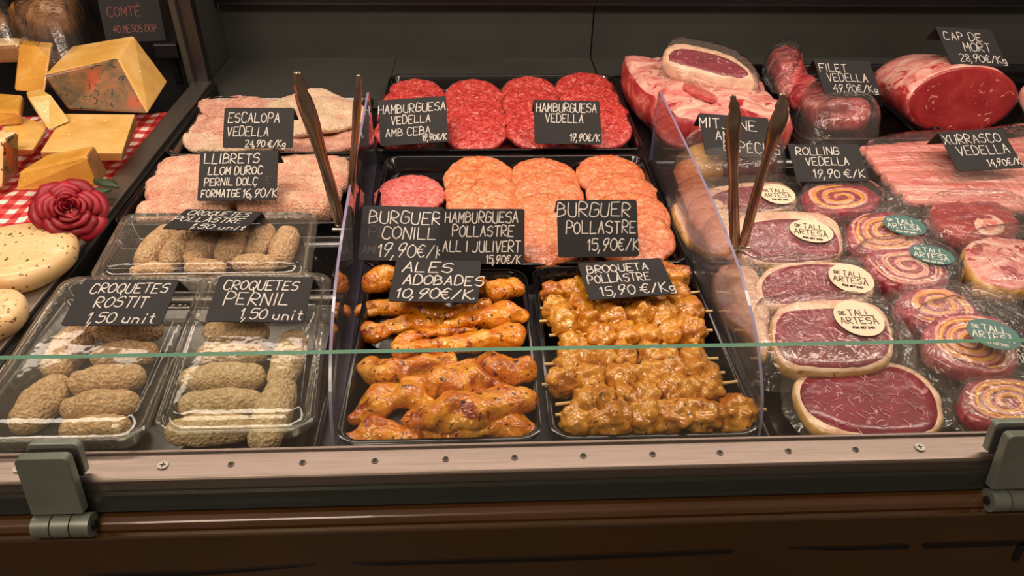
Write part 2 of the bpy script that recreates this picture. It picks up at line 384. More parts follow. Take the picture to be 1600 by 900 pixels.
mt['cheese_rind'] = food('printed_cheese_rind', [(.25, '#3a3018'), (.42, '#5a4824'), (.55, '#7c5428'), (.75, '#a4622a')], 22, 5, .8, .4, .4, (60, .4, .002), spots=(22, .6, .7, '#a8481c'), spots2=(50, .62, .66, '#20180c', 2))
mt['rind_brown'] = food('brown_cheese_rind', [(.3, '#6e4a24'), (.6, '#8e6434'), (.8, '#b08448')], 30, 5, .8, .5, .2, (60, .4, .002))
mt['cured'] = food('wrapped_cured_cheese', [(.25, '#7a4a22'), (.45, '#a06a34'), (.6, '#c08a4c'), (.8, '#d8a868')], 18, 5, 1.2, .3, .5, (40, .6, .004, 1))
mt['petal'] = food('rose_petal', [(.3, '#7c0418'), (.5, '#960a20'), (.7, '#ac142c')], 30, 3, 0, .5, .1, (200, .15, .0005))
mt['leaf'] = food('rose_leaf', [(.3, '#1f3018'), (.7, '#36502a')], 40, 3, 0, .5, 0, (90, .3, .001))
mt['polished'] = plain('polished_tong_steel', '#c0ae9e', .20, .92, (60, .15, .001), None, (22, '#8a705a'))
# gingham cloth: colour of the weave only
t = NT('red_gingham'); sp = t.n.new('ShaderNodeSeparateXYZ'); t.l.new(t.tc.outputs['Object'], sp.inputs[0])
def chk(o): return t.math('GREATER_THAN', t.math('FRACT', t.math('MULTIPLY', o, 38.0)), .5)
sm = t.math('MULTIPLY', t.math('ADD', chk(sp.outputs[0]), chk(sp.outputs[1])), .5)
mt['vein'] = food('white_vein_fat', [(.3, '#c07a84'), (.7, '#d6a0a0')], 60, 3, 0, .35, .3, (120, .2, .001))
mt['gingham'] = t.set(t.ramp(sm, [(0, '#efe2d8'), (.5, '#d0504a'), (1, '#b3121c')]), .8, 0, None, t.bump(t.noise(900, 1), .2, .0004))
t.n  # gingham ready

# ------------------------------------------------------------------ the setting
tag(box('floor', (-3, -2.5, -.95), (3, 3.2, -.93), plain('shop_floor', '#5a4c40', .4, 0, (30, .05, .001), None, (4, '#6a5a4c'))), kind='structure')
tag(box('wall_back', (-3, 3.1, -.93), (3, 3.2, 2.2), plain('shop_wall', '#3a322c', .7, 0, (30, .05, .001), None, (3, '#453a32'))), kind='structure')

# ------------------------------------------------------------------ refrigerated counter
XL, XR = -1.75, 1.75
case = tag(empty('display_counter', (0, 1.0, -.93)), 'long brown butcher display counter with brushed steel rails, dark lining and folding front glass', 'display counter')
box('deck', (-.56, .476, -.012), (XR, 1.62, .0), mt['deck'], case)
box('cheese_deck', (XL, .476, -.012), (-.56, 1.62, .004), mt['black'], case)
box('body', (XL, .425, -.928), (XR, 1.66, -.013), mt['black'], case)
# lining at the back: sheets with their joint, the black bar over them
Yb = 1.615
jx = PY(925, 60, Yb).x
box('back_panel', (-.535, Yb, .001), (jx-.0015, Yb+.02, .118), mt['back'], case, .001)
box('back_panel', (jx+.0015, Yb, .001), (XR, Yb+.02, .118), mt['back'], case, .001)
box('deck_plate', (-.535, 1.33, .001), (-.176, Yb-.001, .004), mt['back'], case, .0008)
box('deck_plate', (-.175, 1.443, .001), (jx-.0015, Yb-.001, .004), mt['back'], case, .0008)
box('deck_plate', (jx+.0015, 1.503, .001), (XR, Yb-.001, .004), mt['back'], case, .0008)
box('side_panel', (-.548, 1.39, .001), (-.537, Yb, .30), mt['back'], case, .001)
box('back_bar', (-.535, Yb-.02, .119), (XR, Yb+.05, .30), mt['black'], case, .004)
box('bar_trim', (-.535, Yb-.024, .121), (XR, Yb-.019, .1245), mt['deck'], case)
box('cheese_back_panel', (XL, 1.60, .005), (-.60, 1.64, .40), mt['black'], case)
# steel rail between the cheese and the meat
def strip(name, prof, x0, x1, mat, parent, bev=0):
    V = [(x0, y, z) for y, z in prof]+[(x1, y, z) for y, z in prof]; n = len(prof)
    Fc = [(i, (i+1) % n, n+(i+1) % n, n+i) for i in range(n)]+[tuple(range(n))[::-1], tuple(range(n, 2*n))]
    o = mesh(name, V, Fc, mat, parent, False)
    if bev: bevel(o, bev, 2)
    return o
box('partition_rail', (-.541, .478, .001), (-.506, 1.40, .031), mt['steel_depth'], case, .0015)
box('rail_flange', (-.505, .478, .001), (-.498, 1.40, .026), mt['black'], case, .001)
po = box('corner_post', (-.552, 1.40, .001), (-.512, 1.425, .60), mt['deck'], case, .002)
box('shelf_bracket', (-.615, 1.455, .062), (-.575, 1.59, .085), mt['black'], case, .002)
box('bracket_cap', (-.617, 1.441, .060), (-.573, 1.454, .087), mt['deck'], case, .002)
box('bracket_leg', (-.60, 1.46, .005), (-.588, 1.47, .0595), mt['black'], case, .001)
# front rail
rail = strip('front_rail', [(.4705, -.012), (.4705, .030), (.4685, .0335), (.4655, .0335), (.4645, .0305), (.4395, .0295), (.4375, .0275), (.4375, .016), (.4405, .014), (.4405, -.012)], XL, XR, mt['steel'], case, .0006)
hy = .4525
for px in (143, 367, 477, 588, 697, 803, 909, 1016, 1120, 1226, 1330, 1540):
    c = P(px, 712-px*.0185, .031)
    r_ = tube('rail_hole', (c.x, hy, .0296), (c.x, hy, .0309), .0036, mt['steel'], rail, 20, .0030)
    tube('hole_recess', (c.x, hy, .0302), (c.x, hy, .03105), .0024, mt['slit'], r_, 16)
for px in (35, 258, 1435):
    c = P(px, 724-px*.02, .031)
    s_ = tube('rail_screw', (c.x, hy, .0296), (c.x, hy, .0316), .0052, mt['screw'], rail, 24, .0046)
    box('cross_slot', (c.x-.0026, hy-.0005, .0314), (c.x+.0026, hy+.0005, .0318), mt['slit'], s_)
    box('cross_slot', (c.x-.0005, hy-.0026, .0314), (c.x+.0005, hy+.0026, .0319), mt['slit'], s_)
# recess band, ledge and lacquered front
strip('shadow_gap', [(.4365, -.012), (.4365, .0155), (.4325, .0155), (.4325, -.012)], XL, XR, mt['darkgap'], case)
strip('ledge', [(.4325, -.03), (.4325, -.004), (.424, -.003), (.418, -.005), (.4155, -.010), (.4155, -.03)], XL, XR, mt['ledge'], case, .0015)
fp = box('front_panel', (XL, .408, -.925), (XR, .4155, -.0115), mt['brown'], case, .002)
def slit(pts):                          # tapering dark inlay on the front panel: px outline -> front plane
    W = [PY(x, y, .4075) for x, y in pts]; n = len(W)
    V = [(q.x, .4066, q.z) for q in W]+[(q.x, .4079, q.z) for q in W]
    Fc = [tuple(range(n)), tuple(range(n, 2*n))[::-1]]+[(i, (i+1) % n, n+(i+1) % n, n+i) for i in range(n)]
    mesh('dark_inlay', V, Fc, mt['slit'], fp, False)
slit([(548, 880), (850, 871), (1120, 860), (1146, 860), (1140, 864), (860, 876), (600, 882)])
slit([(1233, 856), (1330, 855), (1416, 851), (1422, 854), (1415, 857), (1300, 859)])
slit([(1441, 853), (1445, 850), (1600, 846), (1640, 846), (1640, 850), (1600, 851), (1445, 856)])
slit([(1592, 848), (1603, 848), (1592, 874), (1584, 878), (1581, 875)])
slit([(140, 900), (180, 896), (330, 892), (495, 881), (400, 892), (300, 899), (200, 903)])
# folding front glass leaning back a little
tl = .2
g0 = Vector((0, .4325, .0)); gh = .153
def gpt(x, s, d=0): return (x, g0.y+tl*s-d, g0.z+s+d*tl)
gx0, gx1 = -1.4, 1.4; th = .006
gv = [gpt(gx0, .0, th), gpt(gx1, .0, th), gpt(gx1, 0, 0), gpt(gx0, 0, 0), gpt(gx0, gh, th), gpt(gx1, gh, th), gpt(gx1, gh, 0), gpt(gx0, gh, 0)]
gf = [(3,2,1,0),(4,5,6,7),(0,1,5,4),(1,2,6,5),(2,3,7,6),(3,0,4,7)]
mesh('glass_pane', gv, gf, [mt['glass'], mt['glassedge'], mt['darkgap']], case, False, None, [2, 1, 0, 1, 0, 1])
def hinge(x0, w_):
    h_ = empty('hinge', (x0+w_/2, .43, 0)); adopt(h_, case)
    def plate(name, d0, d1, s0, s1, xa, xb, mat, r=.005):
        pts = []                        # rounded rectangle in (x, s)
        for cx, cs, a0 in ((xb-r, s1-r, 0), (xa+r, s1-r, 90), (xa+.001, s0+.001, 180), (xb-.001, s0+.001, 270)):
            rr = r if a0 < 180 else .001
            for k in range(6): pts.append((cx+rr*math.cos(R(a0+k*18)), cs+rr*math.sin(R(a0+k*18))))
        n = len(pts)
        V = [gpt(x, s, d0) for x, s in pts]+[gpt(x, s, d1) for x, s in pts]
        Fc = [tuple(range(n)), tuple(range(n, 2*n))[::-1]]+[(i, (i+1) % n, n+(i+1) % n, n+i) for i in range(n)]
        o = mesh(name, V, Fc, mat, h_, False); bevel(o, .0012, 2)
    plate('front_plate', th+.0015, th+.011, .008, .066, x0, x0+w_, mt['hinge'])
    plate('gasket', th+.0002, th+.0014, .010, .064, x0+.001, x0+w_-.001, mt['rubber'])
    plate('gasket', -.0014, -.0002, .034, .064, x0+.001, x0+w_-.001, mt['rubber'])
    plate('back_plate', -.009, -.0015, .036, .067, x0, x0+w_, mt['hinge'])
    yb, zb, rb = .4215, -.001, .0105
    L = w_+.006; seg = L/3
    for i in range(3):
        a = x0+i*seg+.0006; b = x0+(i+1)*seg-.0006
        tube('barrel', (a, yb-.006, zb), (b, yb-.006, zb), rb, mt['hinge'], h_, 28)
    tube('hinge_pin', (x0+L-.0005, yb-.006, zb), (x0+L+.0015, yb-.006, zb), .004, mt['rubber'], h_, 16)
    tube('hinge_pin', (x0+.0006, yb-.006, zb), (x0-.0012, yb-.006, zb), .004, mt['rubber'], h_, 16)
a = PY(34, 740, .43).x; b = PY(118, 740, .43).x
hinge(a, b-a)
a = PY(1553, 720, .43).x
hinge(a, b-PY(34, 740, .43).x)

# ------------------------------------------------------------------ acrylic dividers
def divider(pa, pb, label):
    A, B = Vector((pa[0], pa[1])), Vector((pb[0], pb[1]))           # back and front foot
    L = (B-A).length; u = (B-A)/L
    pr = [(0, .002), (0, .122), (.006, .126)]
    pr += [(L*.42, .126), (L*.62, .123), (L*.78, .112), (L*.89, .090), (L*.955, .062), (L*.985, .035), (L, .002)]
    top = catmull([Vector(q) for q in pr[2:]], 28, False)
    out = [Vector(q) for q in pr[:2]]+top
    n = len(out); nr = Vector((-u.y, u.x)); t_ = .0015
    def w3(q, s): v = A+u*q.x+nr*s; return (v.x, v.y, q.y)
    V = [w3(q, t_) for q in out]+[w3(q, -t_) for q in out]
    Fc = [tuple(range(n)), tuple(range(n, 2*n))[::-1]]+[(i, (i+1) % n, n+(i+1) % n, n+i) for i in range(n)]
    return tag(mesh('acrylic_divider', V, Fc, [mt['acrylic'], mt['acrylic_edge']], None, False, (A.x, A.y, 0), [0, 0]+[1]*n), label, 'divider', 'clear dividers between the trays')
divider((-.166, 1.10), (-.140, .482), 'clear acrylic divider with rounded front between croquette boxes and chicken wings')
divider((.284, 1.10), (.269, .482), 'clear acrylic divider with rounded front right of the chicken skewers')

# ------------------------------------------------------------------ black trays
def tray(x0, x1, y0, y1, label, z=.001, h=.028, r=.022, name='black_tray', mat='tray', cat='tray', group='black display trays', lipw=.006):
    def rr(ins, rad_, n=7):
        pts = []
        for cx, cy, a0 in ((x1-ins-rad_, y1-ins-rad_, 0), (x0+ins+rad_, y1-ins-rad_, 90), (x0+ins+rad_, y0+ins+rad_, 180), (x1-ins-rad_, y0+ins+rad_, 270)):
            for k in range(n): pts.append((cx+rad_*math.cos(R(a0+k*90/(n-1))), cy+rad_*math.sin(R(a0+k*90/(n-1)))))
        return pts
    prof = [(.012, r*.6, z), (.0015, r, z+h-.004), (0, r, z+h-.003), (0, r, z+h-.0008), (.001, r, z+h), (lipw-.001, r*.85, z+h), (lipw, r*.82, z+h-.001), (lipw+.008, r*.6, z+.004), (lipw+.012, r*.5, z+.003)]
    V = []; n = 0
    for ins, ra, zz in prof:
        p = rr(ins, ra); n = len(p); V += [(a, b, zz) for a, b in p]
    Fc = []
    for j in range(len(prof)-1):
        for i in range(n):
            i2 = (i+1) % n; Fc.append((j*n+i, j*n+i2, (j+1)*n+i2, (j+1)*n+i))
    Fc.append(tuple(range(n))[::-1]); Fc.append(tuple(range((len(prof)-1)*n, len(prof)*n)))
    o = mesh(name, V, Fc, mt[mat], None, True)
    e = o.modifiers.new('edge', 'EDGE_SPLIT'); e.split_angle = R(50)
    return tag(o, label, cat, group)
tray(-.497, -.188, 1.085, 1.325, 'black tray under the breaded veal cutlets')
tray(-.493, -.178, .872, 1.078, 'black tray under the breaded pork rolls')
tray(-.172, .272, 1.095, 1.44, 'black tray of red beef burgers at the back')
tray(-.146, .266, .766, 1.078, 'black tray of orange chicken burgers in the middle')
tray(-.137, .058, .474, .757, 'black tray of orange marinated chicken wings')
tray(.0645, .268, .474, .762, 'black tray of chicken skewers at the front')
tray(.297, .54, 1.11, 1.50, 'black tray under the rib loin block')
tray(.545, .80, 1.13, 1.50, 'black tray under the long veal fillet')
tray(.805, 1.20, 1.13, 1.50, 'black tray under the big round beef joint')
tray(.276, 1.15, .476, 1.09, 'wide black tray under the vacuum packed steaks and rolls', h=.012, r=.01)
tray(-.490, -.172, .738, .868, 'black tray under the chicken croquette box', h=.012, r=.008)
tray(-.497, -.155, .476, .733, 'low black tray under the two front croquette boxes', h=.012, r=.008)

# ------------------------------------------------------------------ chalk lettering
GL = {'A':'00,38,60;13,53','B':'00,08,47,56,45,04;45,63,51,00','C':'67,48,18,05,02,20,50,61','D':'00,08,48,65,62,30,00','E':'68,08,00,60;04,44',
'F':'68,08,00;04,44','G':'67,48,18,04,01,30,61,64,34','H':'08,00;68,60;04,64','I':'38,30','J':'68,62,40,10,01','K':'08,00;68,04,60','L':'08,00,60',
'M':'00,08,33,68,60','N':'00,08,60,68','O':'38,06,02,30,62,66,38','P':'00,08,48,66,44,04','Q':'38,06,02,30,62,66,38;42,6-','R':'00,08,48,66,44,04,60','S':'67,48,17,05,54,62,40,01',
'T':'08,68;38,30','U':'08,02,20,50,62,68','V':'08,30,68','X':'08,60;68,00','Y':'08,34,68;34,30','Z':'08,68,00,60','0':'38,06,02,30,62,66,38','1':'16,38,30',
'2':'07,38,66,00,60','3':'07,38,66,34,62,30,01','4':'58,03,63;55,50','5':'68,18,05,55,62,30,01','6':'58,05,02,30,62,34,03','7':'08,68,20','8':'34,06,38,66,34,02,30,62,34',
'9':'10,44,68,28,05,24,65','/':'00,68',',':'21,0-','.':'20,21','€':'67,38,05,03,30,61;-5,45;-3,43','u':'04,01,30,51,54;54,50','n':'00,04;03,24,53,50','i':'34,30;36,37','t':'37,31,50;15,55',
'm':'00,04;03,24,33,30;33,54,63,60','e':'03,63,54,14,02,20,60','s':'54,14,03,52,40,00','o':'24,02,20,52,54,24','g':'54,14,02,20,52;54,5-,0-','È':'68,08,00,60;04,44;29,4*','É':'68,08,00,60;04,44;39,5*','À':'00,38,60;13,53;29,4*',
'Ç':'67,48,18,05,02,20,50,61;30,4-',"'":'38,36','k':'08,00;54,02,50'}
def dig(c): return -2 if c == '-' else 10 if c == '*' else int(c)
def write(lines, name, mat, wd, parent=None, z=.0006, jit=.35, seed=1, slant=.12):
    """lines: (text, x, y, height, width factor) in metres on the card; each stroke is a ribbon"""
    rn = random.Random(seed); V = []; Fc = []
    for text, x, y, hgt, wf in lines:
        adv = hgt*wf; tot = sum(.55 if c == ' ' else .45 if c in 'I.,i1' else 1 for c in text)*adv; cx = x-tot/2
        for c in text:
            a_ = (.55 if c == ' ' else .45 if c in 'I.,i1' else 1)*adv
            if c != ' ' and c in GL:
                dy = rn.uniform(-1, 1)*jit*hgt*.10; sc = 1+rn.uniform(-1, 1)*jit*.15; sl = slant+rn.uniform(-1, 1)*jit*.15
                for st in GL[c].split(';'):
                    pts = []
                    for q in st.split(','):
                        u, v = dig(q[0])/6*.72, dig(q[1])/8
                        if c in 'I.,i1': u -= .27
                        u += rn.uniform(-1, 1)*jit*.05; v += rn.uniform(-1, 1)*jit*.05
                        pts.append(Vector((cx+(u*sc+v*sl)*adv*1.0, y+dy+v*sc*hgt)))
                    if len(pts) > 3 and jit > 0: pts = catmull(pts, len(pts)*3, False) if c in 'CDGOSQUBPR0235689€Ç' else pts
                    for i in range(len(pts)-1):
                        a, b = pts[i], pts[i+1]; d = b-a
                        if d.length < 1e-6: continue
                        d.normalize(); nn = Vector((-d.y, d.x))*wd*.5*(1+rn.uniform(-1, 1)*jit*.3); a = a-d*wd*.35; b = b+d*wd*.35
                        k = len(V); zz = z+rn.uniform(0, .0001)
                        V += [(a.x+nn.x, a.y+nn.y, zz), (a.x-nn.x, a.y-nn.y, zz), (b.x-nn.x, b.y-nn.y, zz), (b.x+nn.x, b.y+nn.y, zz)]
                        Fc.append((k, k+1, k+2, k+3))
            cx += a_
    me = bpy.data.meshes.new(name); me.from_pydata(V, [], Fc); me.materials.append(mat)
    o = bpy.data.objects.new(name, me); COL.objects.link(o)
    if parent is not None: o.parent = parent
    return o
def card(q, lines, label, leg=True, seed=1, wd=.00145, ghost=None, mat='chalk'):
    x, y, z, yaw, tl_, roll, W, Hh = q
    c, s = math.cos(yaw), math.sin(yaw)
    ex = Vector((c, s, 0)); ey = Vector((-s*math.sin(tl_), c*math.sin(tl_), math.cos(tl_)))
    a = ex*math.cos(roll)+ey*math.sin(roll); b = -ex*math.sin(roll)+ey*math.cos(roll); nrm = a.cross(b)
    M_ = Matrix((a, b, nrm)).transposed().to_4x4(); M_.translation = Vector((x, y, z))
    r = .003; pts = []
    for cx, cy, a0 in ((W/2-r, Hh-r, 0), (-W/2+r, Hh-r, 90), (-W/2+r, r, 180), (W/2-r, r, 270)):
        for k in range(5): pts.append((cx+r*math.cos(R(a0+k*22.5)), cy+r*math.sin(R(a0+k*22.5))))
    n = len(pts)
    V = [(p, q_, .0003) for p, q_ in pts]+[(p, q_, -.0009) for p, q_ in pts]
    Fc = [tuple(range(n)), tuple(range(n, 2*n))[::-1]]+[(i, (i+1) % n, n+(i+1) % n, n+i) for i in range(n)]
    me = bpy.data.meshes.new('price_card'); me.from_pydata(V, [], Fc); me.materials.append(mt['slate'])
    o = bpy.data.objects.new('price_card', me); COL.objects.link(o); o.matrix_world = M_
    tag(o, label, 'price card', 'slate price cards')
    ls = [(t_, (fx-.5)*W, fy*Hh-.01*Hh, fh*Hh*1.12, wf*.92) for t_, fx, fy, fh, wf in lines]
    write(ls, 'lettering', mt[mat], wd, o, seed=seed)
    if ghost:
        g = write([(t_, (fx-.5)*W, fy*Hh, fh*Hh, wf) for t_, fx, fy, fh, wf in ghost], 'wiped_lettering', mt['ghost'], wd, o, z=.0004, seed=seed+5)
    if leg:                                  # folded support behind, hinged on the top edge
        back = M_.inverted().to_3x3() @ Vector((0, .55, -.85)); back.normalize(); l_ = .030
        if back.z > -.25: back = Vector((0, -.75, -.66))
        p0, p1 = Vector((-W/2, Hh-.001, -.001)), Vector((W/2, Hh-.001, -.001)); t_ = Vector((0, 0, -.001))
        V = [p0, p1, p1+back*l_, p0+back*l_]; V += [v+t_ for v in V]
        me = bpy.data.meshes.new('back_leg'); me.from_pydata(V, [], [(0,1,2,3),(7,6,5,4),(0,4,5,1),(1,5,6,2),(2,6,7,3),(3,7,4,0)]); me.materials.append(mt['slate'])
        g = bpy.data.objects.new('back_leg', me); COL.objects.link(g); g.parent = o
    return o
card((-0.3383,1.0628,0.0500,-0.06,0.75,0.02,0.1080,0.0640), [('ESCALOPA',.44,.64,.21,.74),('VEDELLA',.36,.30,.20,.72),('24,90 €/Kg',.62,.03,.15,.72)], 'slate card reading ESCALOPA VEDELLA in front of the breaded veal cutlets', seed=1)
card((-0.3249,0.8896,0.0550,-0.0164,0.8401,0.0180,0.1055,0.0707), [('LLIBRETS',.42,.76,.17,.82),('LLOM DUROC',.47,.53,.14,.76),('PERNIL DOLÇ',.42,.31,.13,.76),('FORMATGE',.30,.08,.13,.70),('16,90/K',.80,.06,.15,.72)], 'slate card reading LLIBRETS LLOM DUROC among the breaded pork rolls', seed=2, ghost=[('E',.9,.33,.15,.8)])
card((-0.3384,0.7890,0.0700,0.12,1.70,-.27,0.1029,0.0621), [('CROQUETES',.5,.70,.20,.72),('POLLASTRE',.45,.38,.20,.80),('1,50 unit',.68,.06,.19,.85)], 'slate card reading CROQUETES POLLASTRE lying nearly flat on the rear croquette box', seed=3)
card((-0.3768,0.6043,0.0700,-0.2680,1.3105,0.1900,0.1051,0.0610), [('CROQUETES',.54,.70,.19,.80),('ROSTIT',.52,.39,.20,.85),('1,50 unit',.60,.05,.20,.85)], 'slate card reading CROQUETES ROSTIT on the front left croquette box', seed=4)
card((-0.2351,0.6128,0.0650,-0.0635,1.3133,0.0174,0.1030,0.0615), [('CROQUETES',.48,.70,.18,.80),('PERNIL',.48,.37,.24,.86),('1,50 unit',.68,.06,.19,.80)], 'slate card reading CROQUETES PERNIL on the box beside the divider', seed=5)
card((-0.1003,1.0953,0.0400,-0.0308,0.8609,0.0867,0.1095,0.0802), [('HAMBURGUESA',.50,.70,.16,.76),('VEDELLA',.47,.46,.15,.76),('AMB CEBA',.42,.20,.15,.78),('19,90€/K',.80,.06,.11,.62)], 'slate card reading HAMBURGUESA VEDELLA AMB CEBA at the left of the beef burgers', seed=6)
card((0.1445,1.0816,0.0450,0.1346,0.7518,-0.0794,0.1086,0.0722), [('HAMBURGUESA',.50,.74,.17,.72),('VEDELLA',.46,.50,.17,.72),('19,90€/K',.76,.08,.14,.68)], 'slate card reading HAMBURGUESA VEDELLA at the right of the beef burgers', seed=7)
card((-0.0958,0.7535,0.0450,0.10,1.10,-.10,0.1020,0.0790), [('BURGUER',.54,.68,.20,.80),('CONILL',.60,.40,.19,.82),('19,90€/K',.64,.07,.20,.72)], 'slate card reading BURGUER CONILL under the single rabbit burger', seed=8, ghost=[('PE',.22,.42,.19,.85),('AMB',.15,.12,.14,.7)])
card((0.0033,0.7445,0.0450,-0.10,0.62,0.04,0.1030,0.0670), [('HAMBURGUESA',.50,.76,.17,.70),('POLLASTRE',.52,.51,.17,.72),('ALL I JULIVERT',.50,.23,.17,.68),('15,90€/K',.76,.02,.13,.68)], 'slate card reading HAMBURGUESA POLLASTRE ALL I JULIVERT in front of the herbed burgers', seed=9)
card((0.1450,0.7419,0.0550,0.0874,0.7103,-0.0472,0.0996,0.0700), [('BURGUER',.47,.72,.21,.88),('POLLASTRE',.55,.42,.19,.72),('15,90€/K',.70,.12,.18,.72)], 'slate card reading BURGUER POLLASTRE on the plain chicken burgers', seed=10)
card((-0.0513,0.6492,0.0600,-0.0665,1.45,0.0071,0.0987,0.0700), [('ALES',.40,.70,.22,.95),('ADOBADES',.60,.40,.20,.80),('10,90€/K.',.55,.08,.20,.85)], 'slate card reading ALES ADOBADES on the chicken wings', seed=11, wd=.0017)
card((0.1712,0.6534,0.0600,0.1762,1.4589,-0.0674,0.1003,0.0627), [('BROQUETA',.45,.70,.18,.80),('POLLASTRE',.42,.42,.19,.68),('15,90 €/Kg',.60,.08,.22,.74)], 'slate card reading BROQUETA POLLASTRE on the chicken skewers', seed=12)
card((0.3808,0.9607,0.0800,0.1427,1.18,-0.1829,0.1064,0.0820), [('MITJANE',.40,.66,.21,.78),('AMB',.35,.37,.19,.74),('ESPÈCIES',.68,.12,.21,.66)], 'slate card reading MITJANE AMB ESPÈCIES behind the right tongs', seed=13)
card((0.6472,1.1975,0.0800,0.30,1.0,-0.16,0.1120,0.0730), [('FILET',.30,.66,.20,.85),('VEDELLA',.50,.38,.20,.78),('49,90€/Kg',.58,.08,.18,.80)], 'slate card reading FILET VEDELLA leaning on the long fillet', seed=14)
card((0.8767,1.2346,0.1180,0.2297,1.0584,-0.1555,0.1120,0.0854), [('CAP DE',.42,.66,.19,.85),('MORT',.60,.38,.20,.80),('28,90€/Kg',.62,.09,.17,.76)], 'slate card reading CAP DE MORT on top of the big round beef joint', seed=15)
card((0.5061,0.9211,0.0600,0.0292,1.1009,-0.0186,0.1060,0.0654), [('ROLLING',.40,.72,.18,.85),('VEDELLA',.50,.44,.18,.78),('19,90 €/K',.62,.10,.19,.80)], 'slate card reading ROLLING VEDELLA above the rearmost meat roll', seed=16, ghost=[('VEDELLA',.4,.02,.12,.7)])
card((0.7424,0.9358,0.0700,0.0168,1.1672,0.0499,0.1016,0.0750), [('XURRASCO',.46,.68,.20,.74),('VEDELLA',.54,.38,.20,.76),('14,90€/K',.76,.08,.15,.66)], 'slate card reading XURRASCO VEDELLA on the rib strips at the right edge', seed=17)
card((-0.6490,1.4500,0.0900,0.10,.25,0.0,0.1080,0.0750), [('COMTÉ',.40,.62,.20,.80),('40 MESOS DOP',.52,.24,.15,.62)], 'black card with faded red ink reading COMTÉ behind the big cheese wedge', seed=18, mat='redchalk', leg=False)
card((0.7900,0.7700,0.0600,0.35,1.0,-.10,0.1000,0.0700), [], 'dark corner of a price card at the right picture edge above the shank slice', seed=19, leg=True)

# ------------------------------------------------------------------ burgers: one mesh of each kind, copied and leaned one on another
def patty(name, mat, r, th, seed):
    pts = []
    for i in range(20):
        a = 2*math.pi*i/20; q = r*(1+.05*nz((math.cos(a), math.sin(a), 0), 1.6, seed)); pts.append(Vector((q*math.cos(a), q*math.sin(a))))
    return slab(name, pts, 0, th, mt[mat], None, er=.5, bulge=.12, amp=.0014, ns=150, n=60, rings=9, seed=seed, origin=(0, 0, 0))
def stack(proto, cols, z0, dz, tilt, group, cat='burger', base_r=.05, fresh=None):
    first = True
    for ci, col in enumerate(cols):
        for k, (px, py, rp, lab) in enumerate(col):
            o = proto if first else proto.copy()
            if not first: COL.objects.link(o)
            first = False
            z = z0+k*dz; p = P(px, py, z+.012); s = rad(p, rp)/base_r
            o.location = (p.x, p.y, z); o.scale = (s, s*random.uniform(.96, 1.03), 1)
            o.rotation_euler = (R(tilt+random.uniform(-2, 2)), R(random.uniform(-3, 3)), R(random.uniform(0, 18)))
            tag(o, lab, cat, group)
rows = ['rearmost', 'second from the back', 'third from the back', 'front']
def mk(cols, what, where):
    out = []
    for ci, c in enumerate(cols):
        out.append([(x, y, r, '%s, %s in %s' % (what, rows[k] if len(c) == 4 else ['rearmost', 'middle', 'front'][k], where[ci])) for k, (x, y, r) in enumerate(c)])
    return out
beef = [[(648, 147, 46), (642, 163, 46), (638, 182, 47), (633, 203, 47)], [(741, 150, 46), (742, 167, 46), (743, 185, 48), (742, 205, 49)],
        [(829, 145, 45), (833, 163, 48), (836, 182, 48), (838, 203, 47)], [(915, 138, 47), (925, 157, 50), (934, 177, 50), (938, 199, 49)]]
stack(patty('beef_burger', 'beef', .05, .015, 3), mk(beef, 'red beef burger', ['the leftmost back pile', 'the pile right of the AMB CEBA card', 'the third back pile from the left', 'the rightmost back pile']), .008, .004, 14, 'beef burgers in the back tray')
stack(patty('rabbit_burger', 'beef2', .05, .018, 5), [[(640, 306, 54, 'single pink rabbit burger lying alone above the BURGUER CONILL card')]], .012, .004, 8, 'rabbit burger')
stack(patty('herbed_chicken_burger', 'chickherb', .05, .017, 6), mk([[(750, 280, 57), (752, 300, 57), (755, 322, 58)]], 'orange chicken burger with parsley flecks', ['the pile behind the ALL I JULIVERT card']), .010, .005, 12, 'herbed chicken burgers')
chk_ = [[(851, 279, 55), (857, 305, 56), (855, 338, 58), (853, 372, 60)], [(954, 274, 55), (974, 306, 60), (984, 338, 63), (990, 370, 64)]]
stack(patty('chicken_burger', 'chick', .05, .017, 8), mk(chk_, 'plain orange chicken burger', ['the pile left of its card', 'the rightmost pile']), .010, .005, 12, 'plain chicken burgers')

# ------------------------------------------------------------------ breaded veal cutlets and pork rolls
def esc(px, z, th, mat, lab, wave=.006, ws=30, seed=0):
    tag(slabpx('breaded_cutlet', px, z, th, mt[mat], None, er=.5, bulge=.15, amp=.0016, ns=130, wave=wave, ws=ws, n=80, rings=10, seed=seed), lab, 'cutlet', 'breaded veal cutlets')
esc([(313,158),(330,150),(365,148),(400,150),(440,152),(445,170),(400,188),(340,184),(312,172)], .016, .012, 'bread_pink', 'pinkish breaded veal cutlet at the back left of the tray', seed=1)
esc([(294,202),(292,190),(312,180),(345,172),(400,176),(440,186),(430,206),(340,210)], .012, .012, 'bread_pink', 'pink breaded veal cutlet in the middle of the left stack', seed=2)
esc([(280,214),(286,203),(310,193),(350,187),(400,192),(432,210),(420,232),(350,233),(300,231)], .008, .013, 'bread_cream', 'cream breaded veal cutlet at the front left, left of the ESCALOPA card', seed=3)
esc([(430,200),(480,203),(530,198),(562,194),(560,222),(540,232),(480,234),(430,232)], .008, .012, 'bread_pink', 'pink breaded veal cutlet front right, beside the ESCALOPA card', seed=5)
esc([(412,168),(440,152),(470,142),(505,138),(540,148),(560,158),(574,168),(570,184),(540,196),(500,203),(450,206),(424,196)], .024, .013, 'bread_cream', 'large cream breaded veal cutlet draped behind the tongs', wave=.012, ws=22, seed=4)
